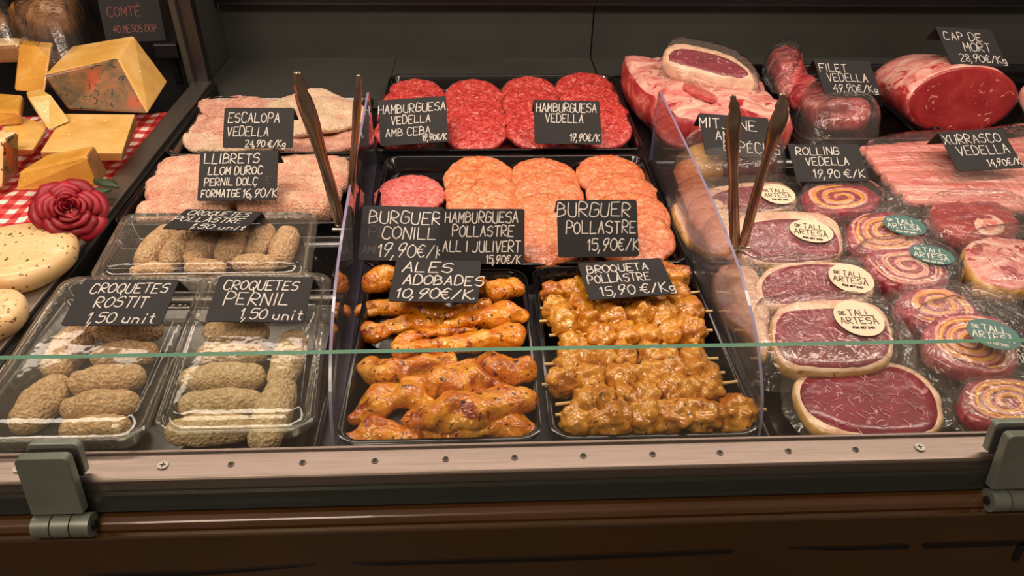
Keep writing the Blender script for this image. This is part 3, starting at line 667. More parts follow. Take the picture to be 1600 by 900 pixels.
def lib(px, z, th, lab, seed=0):
    tag(slabpx('breaded_pork_roll', px, z, th, mt['libret'], None, er=.55, bulge=.12, amp=.0022, ns=90, wave=.003, ws=30, n=80, rings=9, seed=seed), lab, 'pork roll', 'breaded pork rolls')
lib([(243,268),(252,250),(285,242),(340,240),(365,246),(362,275),(320,288),(262,286)], .008, .024, 'breaded pork roll at the back left, behind the LLIBRETS card', 1)
lib([(226,292),(230,276),(270,270),(330,268),(368,278),(372,305),(340,318),(262,318),(230,312)], .012, .028, 'breaded pork roll in the left column, second row', 2)
lib([(425,246),(470,240),(515,240),(543,246),(545,272),(534,288),(480,290),(428,288)], .010, .026, 'breaded pork roll at the back right, under the left tongs', 3)
lib([(420,282),(460,272),(500,275),(532,286),(528,312),(500,322),(440,322)], .014, .026, 'breaded pork roll in the right column, second row', 4)
for px, ra, lab in (([(228,333,.026),(290,336,.027),(350,330,.026)], 23, 'pork roll with open folded end, front left above the chicken croquette box'), ([(385,326,.026),(440,322,.028),(508,326,.026)], 26, 'pork roll at the front right beside the foot of the left tongs')):
    tag(chainpx('breaded_pork_roll', [(a, b, c, ra) for a, b, c in px], mt['libret'], None, squash=.85, amp=.0035, ns=50, cap=.5, seed=ra), lab, 'pork roll', 'breaded pork rolls')

# ------------------------------------------------------------------ croquettes and their clear boxes
def croq(a, b, r, lab, grp, mat='croq', z=.029, bend=0, seed=0):
    r *= 1.02
    A, B = P(a[0], a[1], z), P(b[0], b[1], z); d = B-A; L = d.length; u = d/L; ra = rad((A+B)/2, r)
    A2, B2 = A+u*ra*.62, B-u*ra*.62
    m_ = (A2+B2)/2+Vector((0, 0, .001))
    tag(chain('croquette', [A2, m_, B2], [ra*.84, ra*1.0, ra*.86], mt[mat], None, seg=28, n=26, squash=.92, amp=.0016, ns=90, cap=1.0, seed=seed), lab, 'croquette', grp)
g1 = 'croquettes in the rear box'
croq((222,412),(266,360),21,'brown croquette leaning at the far left of the rear box',g1,z=.024,seed=1)
croq((262,412),(304,362),21,'brown croquette second from the left in the rear box',g1,z=.024,seed=2)
croq((302,412),(336,360),23,'brown croquette third from the left in the rear box',g1,z=.024,seed=3)
croq((350,408),(378,362),23,'brown croquette fourth from the left in the rear box',g1,z=.024,seed=4)
croq((398,398),(416,358),20,'brown croquette second from the right in the rear box',g1,z=.024,seed=5)
croq((434,412),(452,362),21,'brown croquette at the right end of the rear box',g1,z=.024,seed=6)
croq((206,424),(270,420),13,'croquette lying crosswise at the front left of the rear box',g1,z=.018,seed=7)
croq((292,418),(350,419),15,'croquette lying crosswise at the front middle of the rear box',g1,z=.026,seed=8)
croq((366,412),(430,412),17,'croquette lying crosswise on the front right of the rear box',g1,z=.030,seed=9)
g2 = 'croquettes in the left front box'
croq((132,512),(84,584),28,'upright croquette at the upper left of the left front box',g2,z=.026,seed=11)
croq((98,596),(30,668),31,'upright croquette at the lower left of the left front box',g2,z=.026,seed=12)
croq((150,519),(250,516),21,'rearmost crosswise croquette in the left front box, under the card edge',g2,seed=13)
croq((146,557),(242,550),21,'second crosswise croquette from the back in the left front box',g2,seed=14)
croq((112,600),(222,588),25,'third crosswise croquette from the back in the left front box',g2,seed=15)
croq((100,640),(212,628),25,'fourth crosswise croquette from the back in the left front box',g2,seed=16)
croq((98,672),(200,664),20,'frontmost crosswise croquette in the left front box, above the hinge',g2,z=.024,seed=17)
g3 = 'croquettes in the front box beside the divider'
croq((322,519),(416,520),21,'rearmost crosswise croquette in the box beside the divider',g3,'croq2',seed=21)
croq((310,556),(416,551),20,'second crosswise croquette from the back in the box beside the divider',g3,'croq2',seed=22)
croq((285,594),(410,588),25,'middle crosswise croquette in the box beside the divider',g3,'croq2',seed=23)
croq((284,635),(405,628),25,'fourth crosswise croquette from the back in the box beside the divider',g3,'croq2',seed=24)
croq((264,676),(388,668),27,'frontmost crosswise croquette in the box beside the divider',g3,'croq2',z=.022,seed=25)
croq((462,524),(438,602),25,'upright croquette at the back right of the box beside the divider',g3,'croq2',seed=26)
croq((444,598),(410,696),30,'upright croquette at the front right of the box beside the divider',g3,'croq2',z=.024,seed=27)

def clambox(x0, x1, y0, y1, label, h=.050, lid=.010, shear=0.0, z0=.0145, rim=.007, group='clear croquette boxes'):
    root = tag(empty('plastic_box', ((x0+x1)/2, (y0+y1)/2, z0)), label, 'plastic box', group)
    r = .020
    def rr(ins, rad_, wob=0, n=10):
        X0, X1, Y0, Y1 = x0+ins, x1-ins, y0+ins, y1-ins; pts = []
        seg = [((X1-rad_, Y1-rad_), 0), ((X0+rad_, Y1-rad_), 90), ((X0+rad_, Y0+rad_), 180), ((X1-rad_, Y0+rad_), 270)]
        for q, ((cx, cy), a0) in enumerate(seg):
            for k in range(n): a = R(a0+k*90/(n-1)); pts.append((cx+rad_*math.cos(a), cy+rad_*math.sin(a), math.cos(a), math.sin(a)))
            (nx_, ny_), na = seg[(q+1) % 4]; a = R(na)
            ax, ay = pts[-1][0], pts[-1][1]; bx, by = nx_+rad_*math.cos(a), ny_+rad_*math.sin(a)
            m_ = 56
            for k in range(1, m_):
                t_ = k/m_; wv = wob*(1 if (k//2) % 2 else -1)
                pts.append((ax+(bx-ax)*t_+math.cos(a)*wv, ay+(by-ay)*t_+math.sin(a)*wv, math.cos(a), math.sin(a)))
        return [(p[0]+shear*(p[1]-(y0+y1)/2), p[1]) for p in pts]
    def build(name, prof, close=None, par=root, mat='pet'):
        V = []; n = 0
        for ins, ra, wob, zz in prof:
            p = rr(ins, ra, wob); n = len(p); V += [(a, b, z0+zz) for a, b in p]
        Fc = []
        for j in range(len(prof)-1):
            for i in range(n): i2 = (i+1) % n; Fc.append((j*n+i, j*n+i2, (j+1)*n+i2, (j+1)*n+i))
        if close: Fc.append(tuple(range((len(prof)-1)*n, len(prof)*n)) if close == 'top' else tuple(range(n))[::-1])
        return mesh(name, V, Fc, mt[mat], par, True)
    hh = h-z0-lid
    build('box_body', [(.018, r*.6, 0, 0), (.015, r*.7, .0007, .004), (.008, r*.85, .0007, hh-.003), (.006, r, 0, hh-.001), (0, r, 0, hh), (0, r, 0, hh-.003)], 'bot')
    build('lid', [(-.0012, r, 0, hh-.004), (-.0012, r, 0, hh+.0022), (.002, r, 0, hh+.003), (rim-.002, r*.9, 0, hh+.003), (rim, r*.88, 0, hh+.001), (rim+.004, r*.8, 0, hh+lid-.001), (rim+.007, r*.75, 0, hh+lid), (rim+.02, r*.6, 0, hh+lid+.001)], 'top')
    return root
b1a, b1b, b1c, b1d = P(193, 340, .045), P(494, 340, .045), P(482, 437, .045), P(156, 437, .045)
clambox(-.463, -.209, .722, .876, 'clear plastic box of brown croquettes lying crosswise behind the two front boxes', h=.052, shear=-.10)
clambox(-.476, -.312, .470, .726, 'clear ribbed plastic box of croquettes at the far left front', h=.054, shear=-.05)
clambox(-.309, -.165, .478, .728, 'clear ribbed plastic box of croquettes beside the left divider', h=.054, shear=-.09)

# ------------------------------------------------------------------ chicken wings
def wing(pts, lab, seed):
    tag(chainpx('chicken_wing', pts, mt['wing'], None, seg=26, n=34, squash=.78, amp=.0085, ns=34, cap=.8, seed=seed, ridge=.0005), lab, 'chicken wing', 'marinated chicken wings')
wing([(578,446,.028,16),(600,440,.03,22),(640,432,.026,16)], 'marinated wing at the back left corner, half under the ALES card', 1)
wing([(752,446,.028,16),(775,452,.032,24),(803,448,.03,22)], 'marinated wing at the back right corner, right of the ALES card', 2)
wing([(562,487,.022,11),(610,480,.026,16),(660,482,.027,15),(715,488,.028,17),(758,476,.03,14)], 'long thin marinated wing lying just below the ALES card', 3)
wing([(576,519,.022,14),(600,516,.026,20),(640,508,.026,16),(684,506,.026,13)], 'marinated wing at the left, below the long thin one', 4)
wing([(700,512,.032,13),(745,500,.034,17),(790,490,.034,20),(815,493,.032,16)], 'marinated wing at the right with a knobbly end, above the glass edge', 5)
wing([(622,546,.026,14),(650,528,.03,16),(690,518,.03,15),(735,516,.03,14)], 'marinated wing at the centre, tucked under its right neighbours', 6)
wing([(622,550,.028,13),(690,540,.034,17),(750,530,.036,19),(805,522,.036,24)], 'marinated drumette wing running right along the glass edge', 7)
wing([(572,570,.024,16),(600,582,.028,25),(645,578,.028,22),(700,562,.028,17)], 'marinated wing at the left just under the glass edge', 8)
wing([(690,572,.028,15),(745,572,.032,20),(785,580,.034,27),(820,578,.034,24)], 'pale kneed marinated wing at the right just under the glass edge', 9)
wing([(552,650,.024,14),(590,630,.030,25),(632,622,.034,27),(668,630,.034,18)], 'pointed marinated wing at the left, second row from the front', 10)
wing([(640,602,.034,18),(695,596,.040,27),(745,600,.040,25),(785,612,.036,18)], 'broad marinated wing lying on the pile at the centre', 11)
wing([(640,654,.032,18),(690,646,.038,33),(745,638,.040,31),(800,622,.038,24),(826,624,.034,22)], 'largest marinated wing, spread across the front of the pile', 12)
wing([(545,684,.022,12),(590,674,.024,20),(640,676,.024,20),(682,682,.022,13)], 'marinated wing at the front left against the steel rail', 13)
wing([(700,680,.022,14),(750,668,.026,20),(800,664,.026,20),(832,668,.024,16)], 'marinated wing at the front right against the steel rail', 14)

# ------------------------------------------------------------------ chicken skewers
def skewer(tipL, a, b, tipR, r, z, lab, seed):
    rn = random.Random(seed)
    A, B = P(*a, z), P(*b, z); TL, TR = P(*tipL, z), P(*tipR, z)
    m_ = (A+B)/2
    root = tag(empty('chicken_skewer', (m_.x, m_.y, .005)), lab, 'skewer', 'marinated chicken skewers')
    tube('stick', TL, TR, .0016, mt['wood'], root, 10)
    n = rn.choice((6, 7)); d = B-A; L = d.length; ang = math.atan2(d.y, d.x); ra = rad(m_, r)
    cs = []
    for i in range(n):
        t_ = (i+.5+rn.uniform(-.12, .12))/n; c = A+d*t_
        rx = L/n*.5*rn.uniform(1.15, 1.45); ry = ra*rn.uniform(.86, 1.10); rz = min(ra, .021)*rn.uniform(.82, 1.0)
        lump('meat_chunk', (c.x+rn.uniform(-.002, .002), c.y+rn.uniform(-.003, .003), c.z+rn.uniform(-.002, .003)), (rx, ry, rz), mt['kebab'], root, ang+rn.uniform(-.3, .3), .34, 1.7, seed*11+i, 4, .12)
skewer((846,466),(850,462),(1066,436),(1087,426),25,.026,'rearmost chicken skewer, mostly under the BROQUETA card',1)
skewer((844,482),(852,484),(1070,462),(1093,456),22,.028,'second chicken skewer from the back, tip showing right of the card',2)
skewer((843,502),(858,508),(1086,487),(1113,486),26,.030,'third chicken skewer from the back, first fully visible below the card',3)
skewer((858,524),(885,542),(1100,518),(1113,516),26,.030,'fourth chicken skewer from the back, along the glass edge',4)
skewer((851,569),(868,566),(1094,562),(1122,560),26,.030,'fourth chicken skewer from the front, just under the glass edge',5)
skewer((847,601),(858,600),(1112,584),(1132,582),28,.032,'third chicken skewer from the front',6)
skewer((868,632),(896,636),(1124,606),(1152,596),28,.034,'second chicken skewer from the front with a reddish end piece',7)
skewer((868,648),(884,660),(1172,644),(1197,640),33,.028,'frontmost chicken skewer, longest, against the steel rail',8)

# ------------------------------------------------------------------ tongs hanging on the dividers
def tongs(piv, arms, lab, Yf, wpx=1.0):
    A = PY(piv[0], piv[1], Yf)
    root = tag(empty('kitchen_tongs', A), lab, 'tongs', 'steel tongs on the dividers')
    for arm in arms:
        W = [PY(x, y, Yf+dy) for x, y, r, dy in arm]; rr_ = [rad(p, q[2]) for p, q in zip(W, arm)]
        path = catmull([Vector((*p, r)) for p, r in zip(W, rr_)], 30, False)
        C = [Vector(q[:3]) for q in path]; V = []; n = 7
        for i, c in enumerate(C):                # bent sheet channel, hollow side towards the other arm
            t_ = (C[min(i+1, len(C)-1)]-C[max(i-1, 0)]).normalized(); s_ = t_.cross(Vector((0, 1, 0))).normalized()
            sg = arm[0][4] if len(arm[0]) > 4 else 1
            for j in range(n):
                u = (j/(n-1)-.5)*2; wv = 1+(.16*math.sin(i*2.2) if i > len(C)*.80 else 0)
                dd = Vector((0, 1, 0))*0
                side_ = Vector((.97, .25, 0)).normalized()
                V.append(c+side_*u*path[i][3]*wv+Vector((-.5, .85, 0))*(-(1-u*u))*path[i][3]*.55)
        Fc = []
        for i in range(len(C)-1):
            for j in range(n-1): Fc.append((i*n+j, i*n+j+1, (i+1)*n+j+1, (i+1)*n+j))
        o = mesh('arm', V, Fc, mt['polished'], root, True)
        so = o.modifiers.new('sheet', 'SOLIDIFY'); so.thickness = .0012
    p = A+Vector((0, 0, .012))
    tube('pivot_pin', p+Vector((-.012, -.002, 0)), p+Vector((.012, -.002, 0)), .0022, mt['screw'], root, 14)
    tube('pull_ring', p+Vector((0, -.002, -.012)), p+Vector((0, -.002, -.004)), .004, mt['screw'], root, 16)
tongs((537, 370), [[(531,352,8,0),(519,300,9,0),(503,245,9,0),(485,185,13,0),(473,150,12,0),(464,112,5,0)], [(543,372,6,0),(549,290,6,0),(555,215,6,0),(558,165,7,0),(561,140,5,0),(560,117,3,0)]], 'steel tongs standing on the left divider in front of the breaded meats', .80)
tongs((1152, 400), [[(1149,402,9,0),(1147,330,10,0),(1146,270,9,0),(1145,210,14,0),(1148,178,12,0),(1145,148,4,0)], [(1160,388,9,0),(1180,310,10,0),(1199,245,9,0),(1212,205,17,0),(1220,175,15,0),(1223,146,4,0)]], 'steel tongs standing on the right divider in front of the packed steaks', .72)

# ------------------------------------------------------------------ big cuts at the back right
# rib loin block
t_ = tag(empty('rib_loin', (.42, 1.28, .004)), 'large fat-covered rib loin block at the back, under the wrapped steak', 'meat joint')
slabpx('meat_block', [(972,94),(1000,90),(1040,92),(1100,98),(1165,112),(1190,128),(1205,150),(1236,172),(1238,196),(1200,204),(1150,196),(1095,192),(1058,184),(1030,160),(990,130)], .008, .075, [mt['pinkfat'], mt['redfat']], t_, er=.25, bulge=.10, amp=.006, ns=30, wave=.004, ws=20, n=90, rings=10, side=1, seed=2)
for px in ([(1150,168),(1180,176),(1190,190),(1170,190)], [(1075,130),(1120,150),(1110,158),(1070,140)]):
    slabpx('lean_streak', px, .0875, .005, mt['redfat'], t_, er=.4, amp=.001, n=24)
def steak(name, root, out, z0, th, lean, k=0, y0=0, rindmat='rind', fatmat='fat', leanmat='lean', seed=0, amp=.0012):
    slab('fat_rim', out, z0, th, [mt[fatmat], mt[rindmat]], root, er=.25, bulge=.0, amp=amp, ns=70, n=84, k=k, y0=y0, seed=seed, side=1, rings=5)
    slab('lean', lean, z0+th*.5, th*.5+.0012, mt[leanmat], root, er=.10, bulge=.02, amp=.0004, ns=90, n=84, k=k, y0=y0, seed=seed+1, rings=5)
def film(px, z0, rise, par, k=0, y0=0, mat='film', seed=0, amp=.003, drop=.0, inner=.82):
    """loose clear wrap: flat crumpled flange and a raised middle over the food"""
    out = outl(px, z0+rise*.6, k, y0); pts = catmull([Vector((p.x, p.y)) for p in out], 96)
    N = len(pts); c = sum(pts, Vector((0, 0)))/N
    prof = [(1.0, 0), (.96, .12), (.90, .35), (inner, .85), (inner-.07, 1.0), (inner-.2, 1.04), (.42, 1.07), (.2, 1.08), (0, 1.08)]
    V = []; idx = []
    for s, q in prof:
        ids = []
        for p in (pts if s else [c]):
            x = c.x+(p.x-c.x)*s; y = c.y+(p.y-c.y)*s
            wr = nz((x, y, 0), 70, seed)*amp*(1.0 if s > inner-.05 else .25)+abs(nz((x, y, 3), 140, seed))*amp*.5*(1.0 if s > inner-.05 else .15)
            e = 1+(nz((x, y, 1), 60, seed)*.03 if s > .93 else 0)
            ids.append(len(V)); V.append((c.x+(x-c.x)*e, c.y+(y-c.y)*e, z0+rise*q+wr+k*(y-y0)))
        idx.append(ids)
    Fc = []
    for a, b in zip(idx, idx[1:]):
        for i in range(N):
            j = (i+1) % N
            Fc.append((a[i], a[j], b[j], b[i]) if len(b) > 1 else (a[i], a[j], b[0]))
    return mesh('film', V, Fc, mt[mat], par, True)
def inset(pts, f=.86, dx=0, dy=0, wob=.05, seed=0):
    c = sum((Vector((p.x, p.y)) for p in pts), Vector((0, 0)))/len(pts)
    return [Vector((c.x+dx+(p.x-c.x)*(f+wob*nz((p.x, p.y, 0), 60, seed)), c.y+dy+(p.y-c.y)*(f+wob*nz((p.x, p.y, 2), 60, seed)))) for p in pts]
kk = .22; y0_ = P(1105, 110, .12).y; z_ = .086
rt = tag(empty('wrapped_steak', (P(1105, 110, .1).x, y0_, .085)), 'thick film-wrapped beef steak with white fat rim on top of the rib loin', 'steak')
so_ = outl([(1036,90),(1040,76),(1058,69),(1100,76),(1140,88),(1170,108),(1180,128),(1168,126),(1130,124),(1080,113),(1046,100)], .108, kk, y0_)
steak('s', rt, so_, z_-.004, .030, outl([(1044,90),(1050,80),(1066,77),(1100,82),(1138,93),(1166,110),(1168,120),(1138,119),(1090,108),(1054,97)], .112, kk, y0_), kk, y0_, 'fat', 'fat', 'lean', seed=3)
film([(1030,88),(1036,70),(1058,62),(1110,70),(1160,88),(1190,120),(1190,145),(1150,152),(1090,140),(1040,115)], z_-.002, .030, rt, kk, y0_, seed=4, inner=.9)
# veal fillet
ft = tag(empty('veal_fillet', (.66, 1.32, .004)), 'long red veal fillet with bent shape and crumpled clear wrap behind the FILET card', 'meat joint')
chainpx('meat', [(1224,92,.055,24),(1234,125,.05,26),(1262,152,.045,30),(1300,172,.042,36),(1340,184,.040,30)], mt['filet'], ft, seg=30, n=50, squash=.9, amp=.008, ns=26, cap=.55, seed=4)
film([(1196,98),(1200,74),(1225,62),(1255,70),(1256,98),(1240,128),(1215,125)], .045, .045, ft, seed=7, inner=.7, amp=.006)
film([(1240,150),(1280,135),(1350,155),(1385,190),(1375,212),(1300,218),(1250,200)], .012, .068, ft, seed=8, inner=.8, amp=.004)
# big round joint with cut face
def joint(name, label, c_px, rx, rz, back, Yc, mats, seed):
    root = tag(empty(name, (PY(c_px[0], c_px[1], Yc).x, Yc, .004)), label, 'meat joint')
    c = PY(c_px[0], c_px[1], Yc); n = 56
    up0 = Vector((0, .28, .96)).normalized(); sd = Vector((1, .12, 0)).normalized()
    ring = []
    def sec(cc, a, b, seed_, am=.006, q=1.0):
        out = []
        for i in range(n):
            an = 2*math.pi*i/n; ca, sa = math.cos(an), math.sin(an)
            w_ = 1+.05*math.cos(2*an+.6)+am/a*nz((ca, sa, cc.y*8), 2.2, seed_)
            out.append(cc+sd*ca*a*w_+up0*sa*b*w_)
        return out
    nrm = sd.cross(up0).normalized()
    if nrm.y > 0: nrm = -nrm
    secs = [sec(c, rx*.97, rz*.97, seed, 0)]
    K = 9
    for i in range(K+1):
        f = i/K; cc = c+(back-c)*f; g = 1-.25*f**3 if f < .92 else .55
        secs.append(sec(cc-nrm*.006*(i == 0), rx*g*(1+.02*math.sin(f*9)), rz*g, seed))
    V = [c+nrm*.002]; idx = [[0]]
    for s_ in (.35, .7, .9):
        idx.append(list(range(len(V), len(V)+n)))
        V += [c+(p-c)*s_+nrm*.0015 for p in secs[0]]
    for s2 in secs: idx.append(list(range(len(V), len(V)+n))); V += s2
    V.append(back-nrm*.01*0+(back-c).normalized()*.01); idx.append([len(V)-1])
    Fc = []; fm = []
    for q, (a, b) in enumerate(zip(idx, idx[1:])):
        for i in range(n):
            j = (i+1) % n
            if len(a) == 1: Fc.append((a[0], b[i], b[j]))
            elif len(b) == 1: Fc.append((a[i], a[j], b[0]))
            else: Fc.append((a[i], a[j], b[j], b[i]))
            up_ = math.sin(2*math.pi*i/n)
            fm.append(0 if q <= 3 else (1 if (up_ > .30+.25*nz((i*.3, q*.6, 0), 1.0, seed)) else 2))
    zmin = min(v.z for v in V)
    if zmin < .006: V = [Vector((v.x, v.y, max(v.z, .006))) for v in V]
    mesh('meat_joint_body', V, Fc, mats, root, True, None, fm)
    return root
cm = PY(1506, 157, 1.20); bk = PY(1420, 122, 1.38)
j1 = joint('round_beef_joint', 'big round beef joint with deep red cut face and pale fat on top', (1506, 157), rad(cm, 93), rad(cm, 54)/math.cos(R(10)), bk, 1.20, [mt['redlean'], mt['pinkfat'], mt['redfat']], 3)
cm2 = PY(1625, 150, 1.24)
joint('pink_beef_joint', 'pale pink meat joint cut by the right picture edge behind the round joint', (1640, 152), rad(cm2, 48), rad(cm2, 40), PY(1660, 120, 1.42), 1.26, [mt['pinkfat'], mt['pinkfat'], mt['pinkfat']], 5)

# ------------------------------------------------------------------ middle row right: roast, rolls, rib strips
mr = tag(empty('wrapped_roast', (.38, .98, .013)), 'dark maroon film-wrapped spiced roast under the MITJANE card', 'meat joint')
chainpx('meat', [(1120,256,.042,36),(1160,258,.043,36),(1196,258,.04,28)], mt['roast'], mr, seg=28, n=24, squash=.85, amp=.004, ns=40, cap=.5, seed=2)
chainpx('fat_end', [(1072,262,.042,28),(1090,258,.044,35),(1112,254,.044,38)], mt['rind'], mr, seg=28, n=20, squash=.85, amp=.003, ns=40, cap=.6, seed=3)
film([(1046,262),(1056,232),(1100,212),(1180,216),(1232,238),(1236,272),(1190,292),(1080,296)], .013, .070, mr, seed=5, inner=.86)
# rib strips
rs = tag(empty('wrapped_rib_strips', (.78, .96, .013)), 'stack of pale pink rib strips pressed under clear film, below the round beef joint', 'rib strips')
L_ = [(1352,238),(1362,252),(1372,266),(1384,281),(1398,296),(1416,311)]
R_ = [(1610,226),(1612,245),(1614,264),(1616,284),(1618,304),(1620,326)]
for i, (l, r) in enumerate(zip(L_, R_)):
    z = .046-.0012*i
    chainpx('rib_strip', [(l[0], l[1], z, 15), ((l[0]*2+r[0])/3, (l[1]*2+r[1])/3-1, z+.002, 18), ((l[0]+2*r[0])/3, (l[1]+2*r[1])/3, z+.001, 19), (r[0]+20, r[1], z, 19)], mt['rib'], rs, seg=16, n=40, squash=.55, amp=.0025, ns=50, cap=.4, seed=i)
film([(1338,236),(1400,218),(1520,212),(1650,208),(1660,330),(1520,332),(1410,328),(1370,290)], .013, .052, rs, seed=9, inner=.92)

# meat rolls with their coiled layers as real bands
def coil(name, c, A, f0, f1, turns, ph, wd, h, mat, par, bnd, k, y0, z, seed):
    """a band coiled inside the outline: bnd(angle) = radius of the outline"""
    n = int(44*turns); V = []; Fc = []
    for i in range(n+1):
        t_ = i/n; an = ph+t_*turns*2*math.pi; f = f0+(f1-f0)*t_
        r = bnd(an)*f*(1+.03*nz((math.cos(an)*f, math.sin(an)*f, 0), 3.5, seed)); w_ = wd*(1+.35*nz((t_*9, 0, seed), 1.4, seed))*(min(1, t_*14, (1-t_)*14)*.8+.2)
        for rr_, hh in ((r-w_/2, 0), (r-w_/2*.7, h), (r+w_/2*.7, h), (r+w_/2, 0)):
            x, y = c.x+rr_*math.cos(an), c.y+rr_*math.sin(an); V.append((x, y, z+hh+k*(y-y0)))
        if i:
            a = (i-1)*4; b = i*4
            Fc += [(a+j, a+j+1, b+j+1, b+j) for j in range(3)]
    return mesh(name, V, Fc, mt[mat], par, True)
def meat_roll(px, z0, th, label, seed, turns=2.6, k=0.10, yellow=True, filmpx=None, sq=1.0):
    y0 = P(sum(p[0] for p in px)/len(px), sum(p[1] for p in px)/len(px), z0+th).y
    out = outl(px, z0+th, k, y0); c = sum((Vector((p.x, p.y)) for p in out), Vector((0, 0)))/len(out)
    root = tag(empty('stuffed_meat_roll', (c.x, c.y, .013)), label, 'meat roll', 'vacuum packed stuffed meat rolls')
    slab('roll_meat', out, z0, th, mt['rollmeat'], root, er=.22, bulge=.0, amp=.0016, ns=70, n=72, k=k, y0=y0, seed=seed)
    pts = catmull([Vector((p.x, p.y)) for p in out], 120); tab = sorted((math.atan2(p.y-c.y, p.x-c.x), (p-c).length) for p in pts)
    def bnd(a):
        a = (a+math.pi) % (2*math.pi)-math.pi; best = min(tab, key=lambda q: abs((q[0]-a+math.pi) % (2*math.pi)-math.pi)); return best[1]
    sm = {}
    def bs(a):
        return sum(bnd(a+d) for d in (-.15, -.07, 0, .07, .15))/5
    mr_ = sum(q[1] for q in tab)/len(tab); sp = mr_*.80/turns
    zt = z0+th+.0002
    coil('bacon_layer', c, 0, .90, .12, turns, seed*.9, sp*.30, .0014, 'bacon', root, bs, k, y0, zt, seed)
    coil('omelette_layer' if yellow else 'fat_layer', c, 0, .78, .10, turns-.15, seed*.9+.2, sp*(.34 if yellow else .2), .0016, 'omelette' if yellow else 'fat', root, bs, k, y0, zt, seed+2)
    fx = filmpx or [(sum(p[0] for p in px)/len(px)+(x-sum(p[0] for p in px)/len(px))*1.22, sum(p[1] for p in px)/len(px)+(y-sum(p[1] for p in px)/len(px))*1.25) for x, y in px]
    film(fx, z0-.001, th+.004, root, k, y0, seed=seed, inner=.86)
    return root, c, k, y0, zt
def sticker(par, px, py, wpx, z, kind, k, y0, rot=0.0, asp=1.0, tiltx=None):
    c = PK(px, py, z, y0, k) if k else P(px, py, z); r = rad(c, wpx/2)
    n = 40; V = [(0, 0, 0)]
    nrm_k = k
    o_ = []
    for i in range(n):
        a = 2*math.pi*i/n; o_.append((r*math.cos(a), r*asp*math.sin(a)))
    ca, sa = math.cos(rot), math.sin(rot)
    def w3(x, y, d=0): X, Y = x*ca-y*sa, x*sa+y*ca; return (c.x+X, c.y+Y, c.z+k*Y+d)
    V = [w3(x, y, .0004) for x, y in o_]+[w3(x, y, 0) for x, y in o_]
    Fc = [tuple(range(n)), tuple(range(n, 2*n))[::-1]]+[(i, (i+1) % n, n+(i+1) % n, n+i) for i in range(n)]
    s_ = mesh('sticker', V, Fc, mt['cream_sticker' if kind == 'cream' else 'green_sticker'], par, False)
    me_ = write([('DE', -r*.60, r*.18, r*.18, .8), ('TALL', r*.14, r*.12, r*.34, .74), ('ARTESÀ', -r*.02, -r*.34, r*.36, .74), ('936 817 240', 0, -r*.62, r*.12, .80)], 'lettering', mt['ink' if kind == 'cream' else 'white_ink'], r*.045, None, z=0, jit=0, slant=0)
    for v in me_.data.vertices:
        v.co = Vector(w3(v.co.x, v.co.y, .0006+v.co.z*0))-c
    me_.location = c; adopt(me_, s_)
    return s_
r1 = meat_roll([(1255,300),(1280,288),(1340,287),(1372,300),(1374,318),(1340,330),(1285,332),(1262,320)], .03, .022, 'small stuffed meat roll pack directly below the ROLLING card', 1, 2.4, 0)
r2 = meat_roll([(1326,372),(1328,345),(1350,333),(1395,330),(1432,342),(1444,365),(1440,388),(1400,398),(1350,394)], .020, .024, 'stuffed roll pack with teal sticker, rearmost of the two teal-stickered packs at centre right', 2, 3.0, .12, filmpx=[(1300,395),(1308,335),(1350,318),(1420,315),(1470,345),(1475,395),(1420,410),(1340,408)])
sticker(r2[0], 1413, 352, 64, .052, 'green', .12, r2[3], rot=-.25, asp=.80)
r3 = meat_roll([(1350,402),(1362,390),(1400,386),(1440,390),(1478,412),(1486,432),(1470,446),(1425,450),(1380,436)], .024, .028, 'stuffed roll pack with pale streaks and teal sticker on its upper right', 3, 2.6, .10, yellow=False, filmpx=[(1322,400),(1350,376),(1430,374),(1500,400),(1515,440),(1470,466),(1390,458)])
sticker(r3[0], 1456, 398, 66, .058, 'green', .10, r3[3], rot=-.30, asp=.72)
r4 = meat_roll([(1402,478),(1410,456),(1440,446),(1480,448),(1515,466),(1535,492),(1500,510),(1440,505)], .020, .024, 'stuffed roll pack without sticker, half covered by the front teal-stickered one', 4, 2.4, .10)
r5 = meat_roll([(1442,530),(1450,502),(1480,488),(1530,488),(1575,505),(1592,535),(1588,575),(1555,588),(1500,578),(1455,555)], .028, .020, 'large stuffed roll pack with teal sticker crossing the glass edge', 5, 3.2, .12, filmpx=[(1412,520),(1420,480),(1470,462),(1560,465),(1620,500),(1625,590),(1560,606),(1460,590)])
sticker(r5[0], 1552, 522, 78, .066, 'green', .12, r5[3], rot=-.30, asp=.84)
r6 = meat_roll([(1500,628),(1508,600),(1545,588),(1600,592),(1650,615),(1660,650),(1620,672),(1560,668),(1515,650)], .014, .020, 'large stuffed roll pack at the front right corner behind the hinge', 6, 3.0, .08)

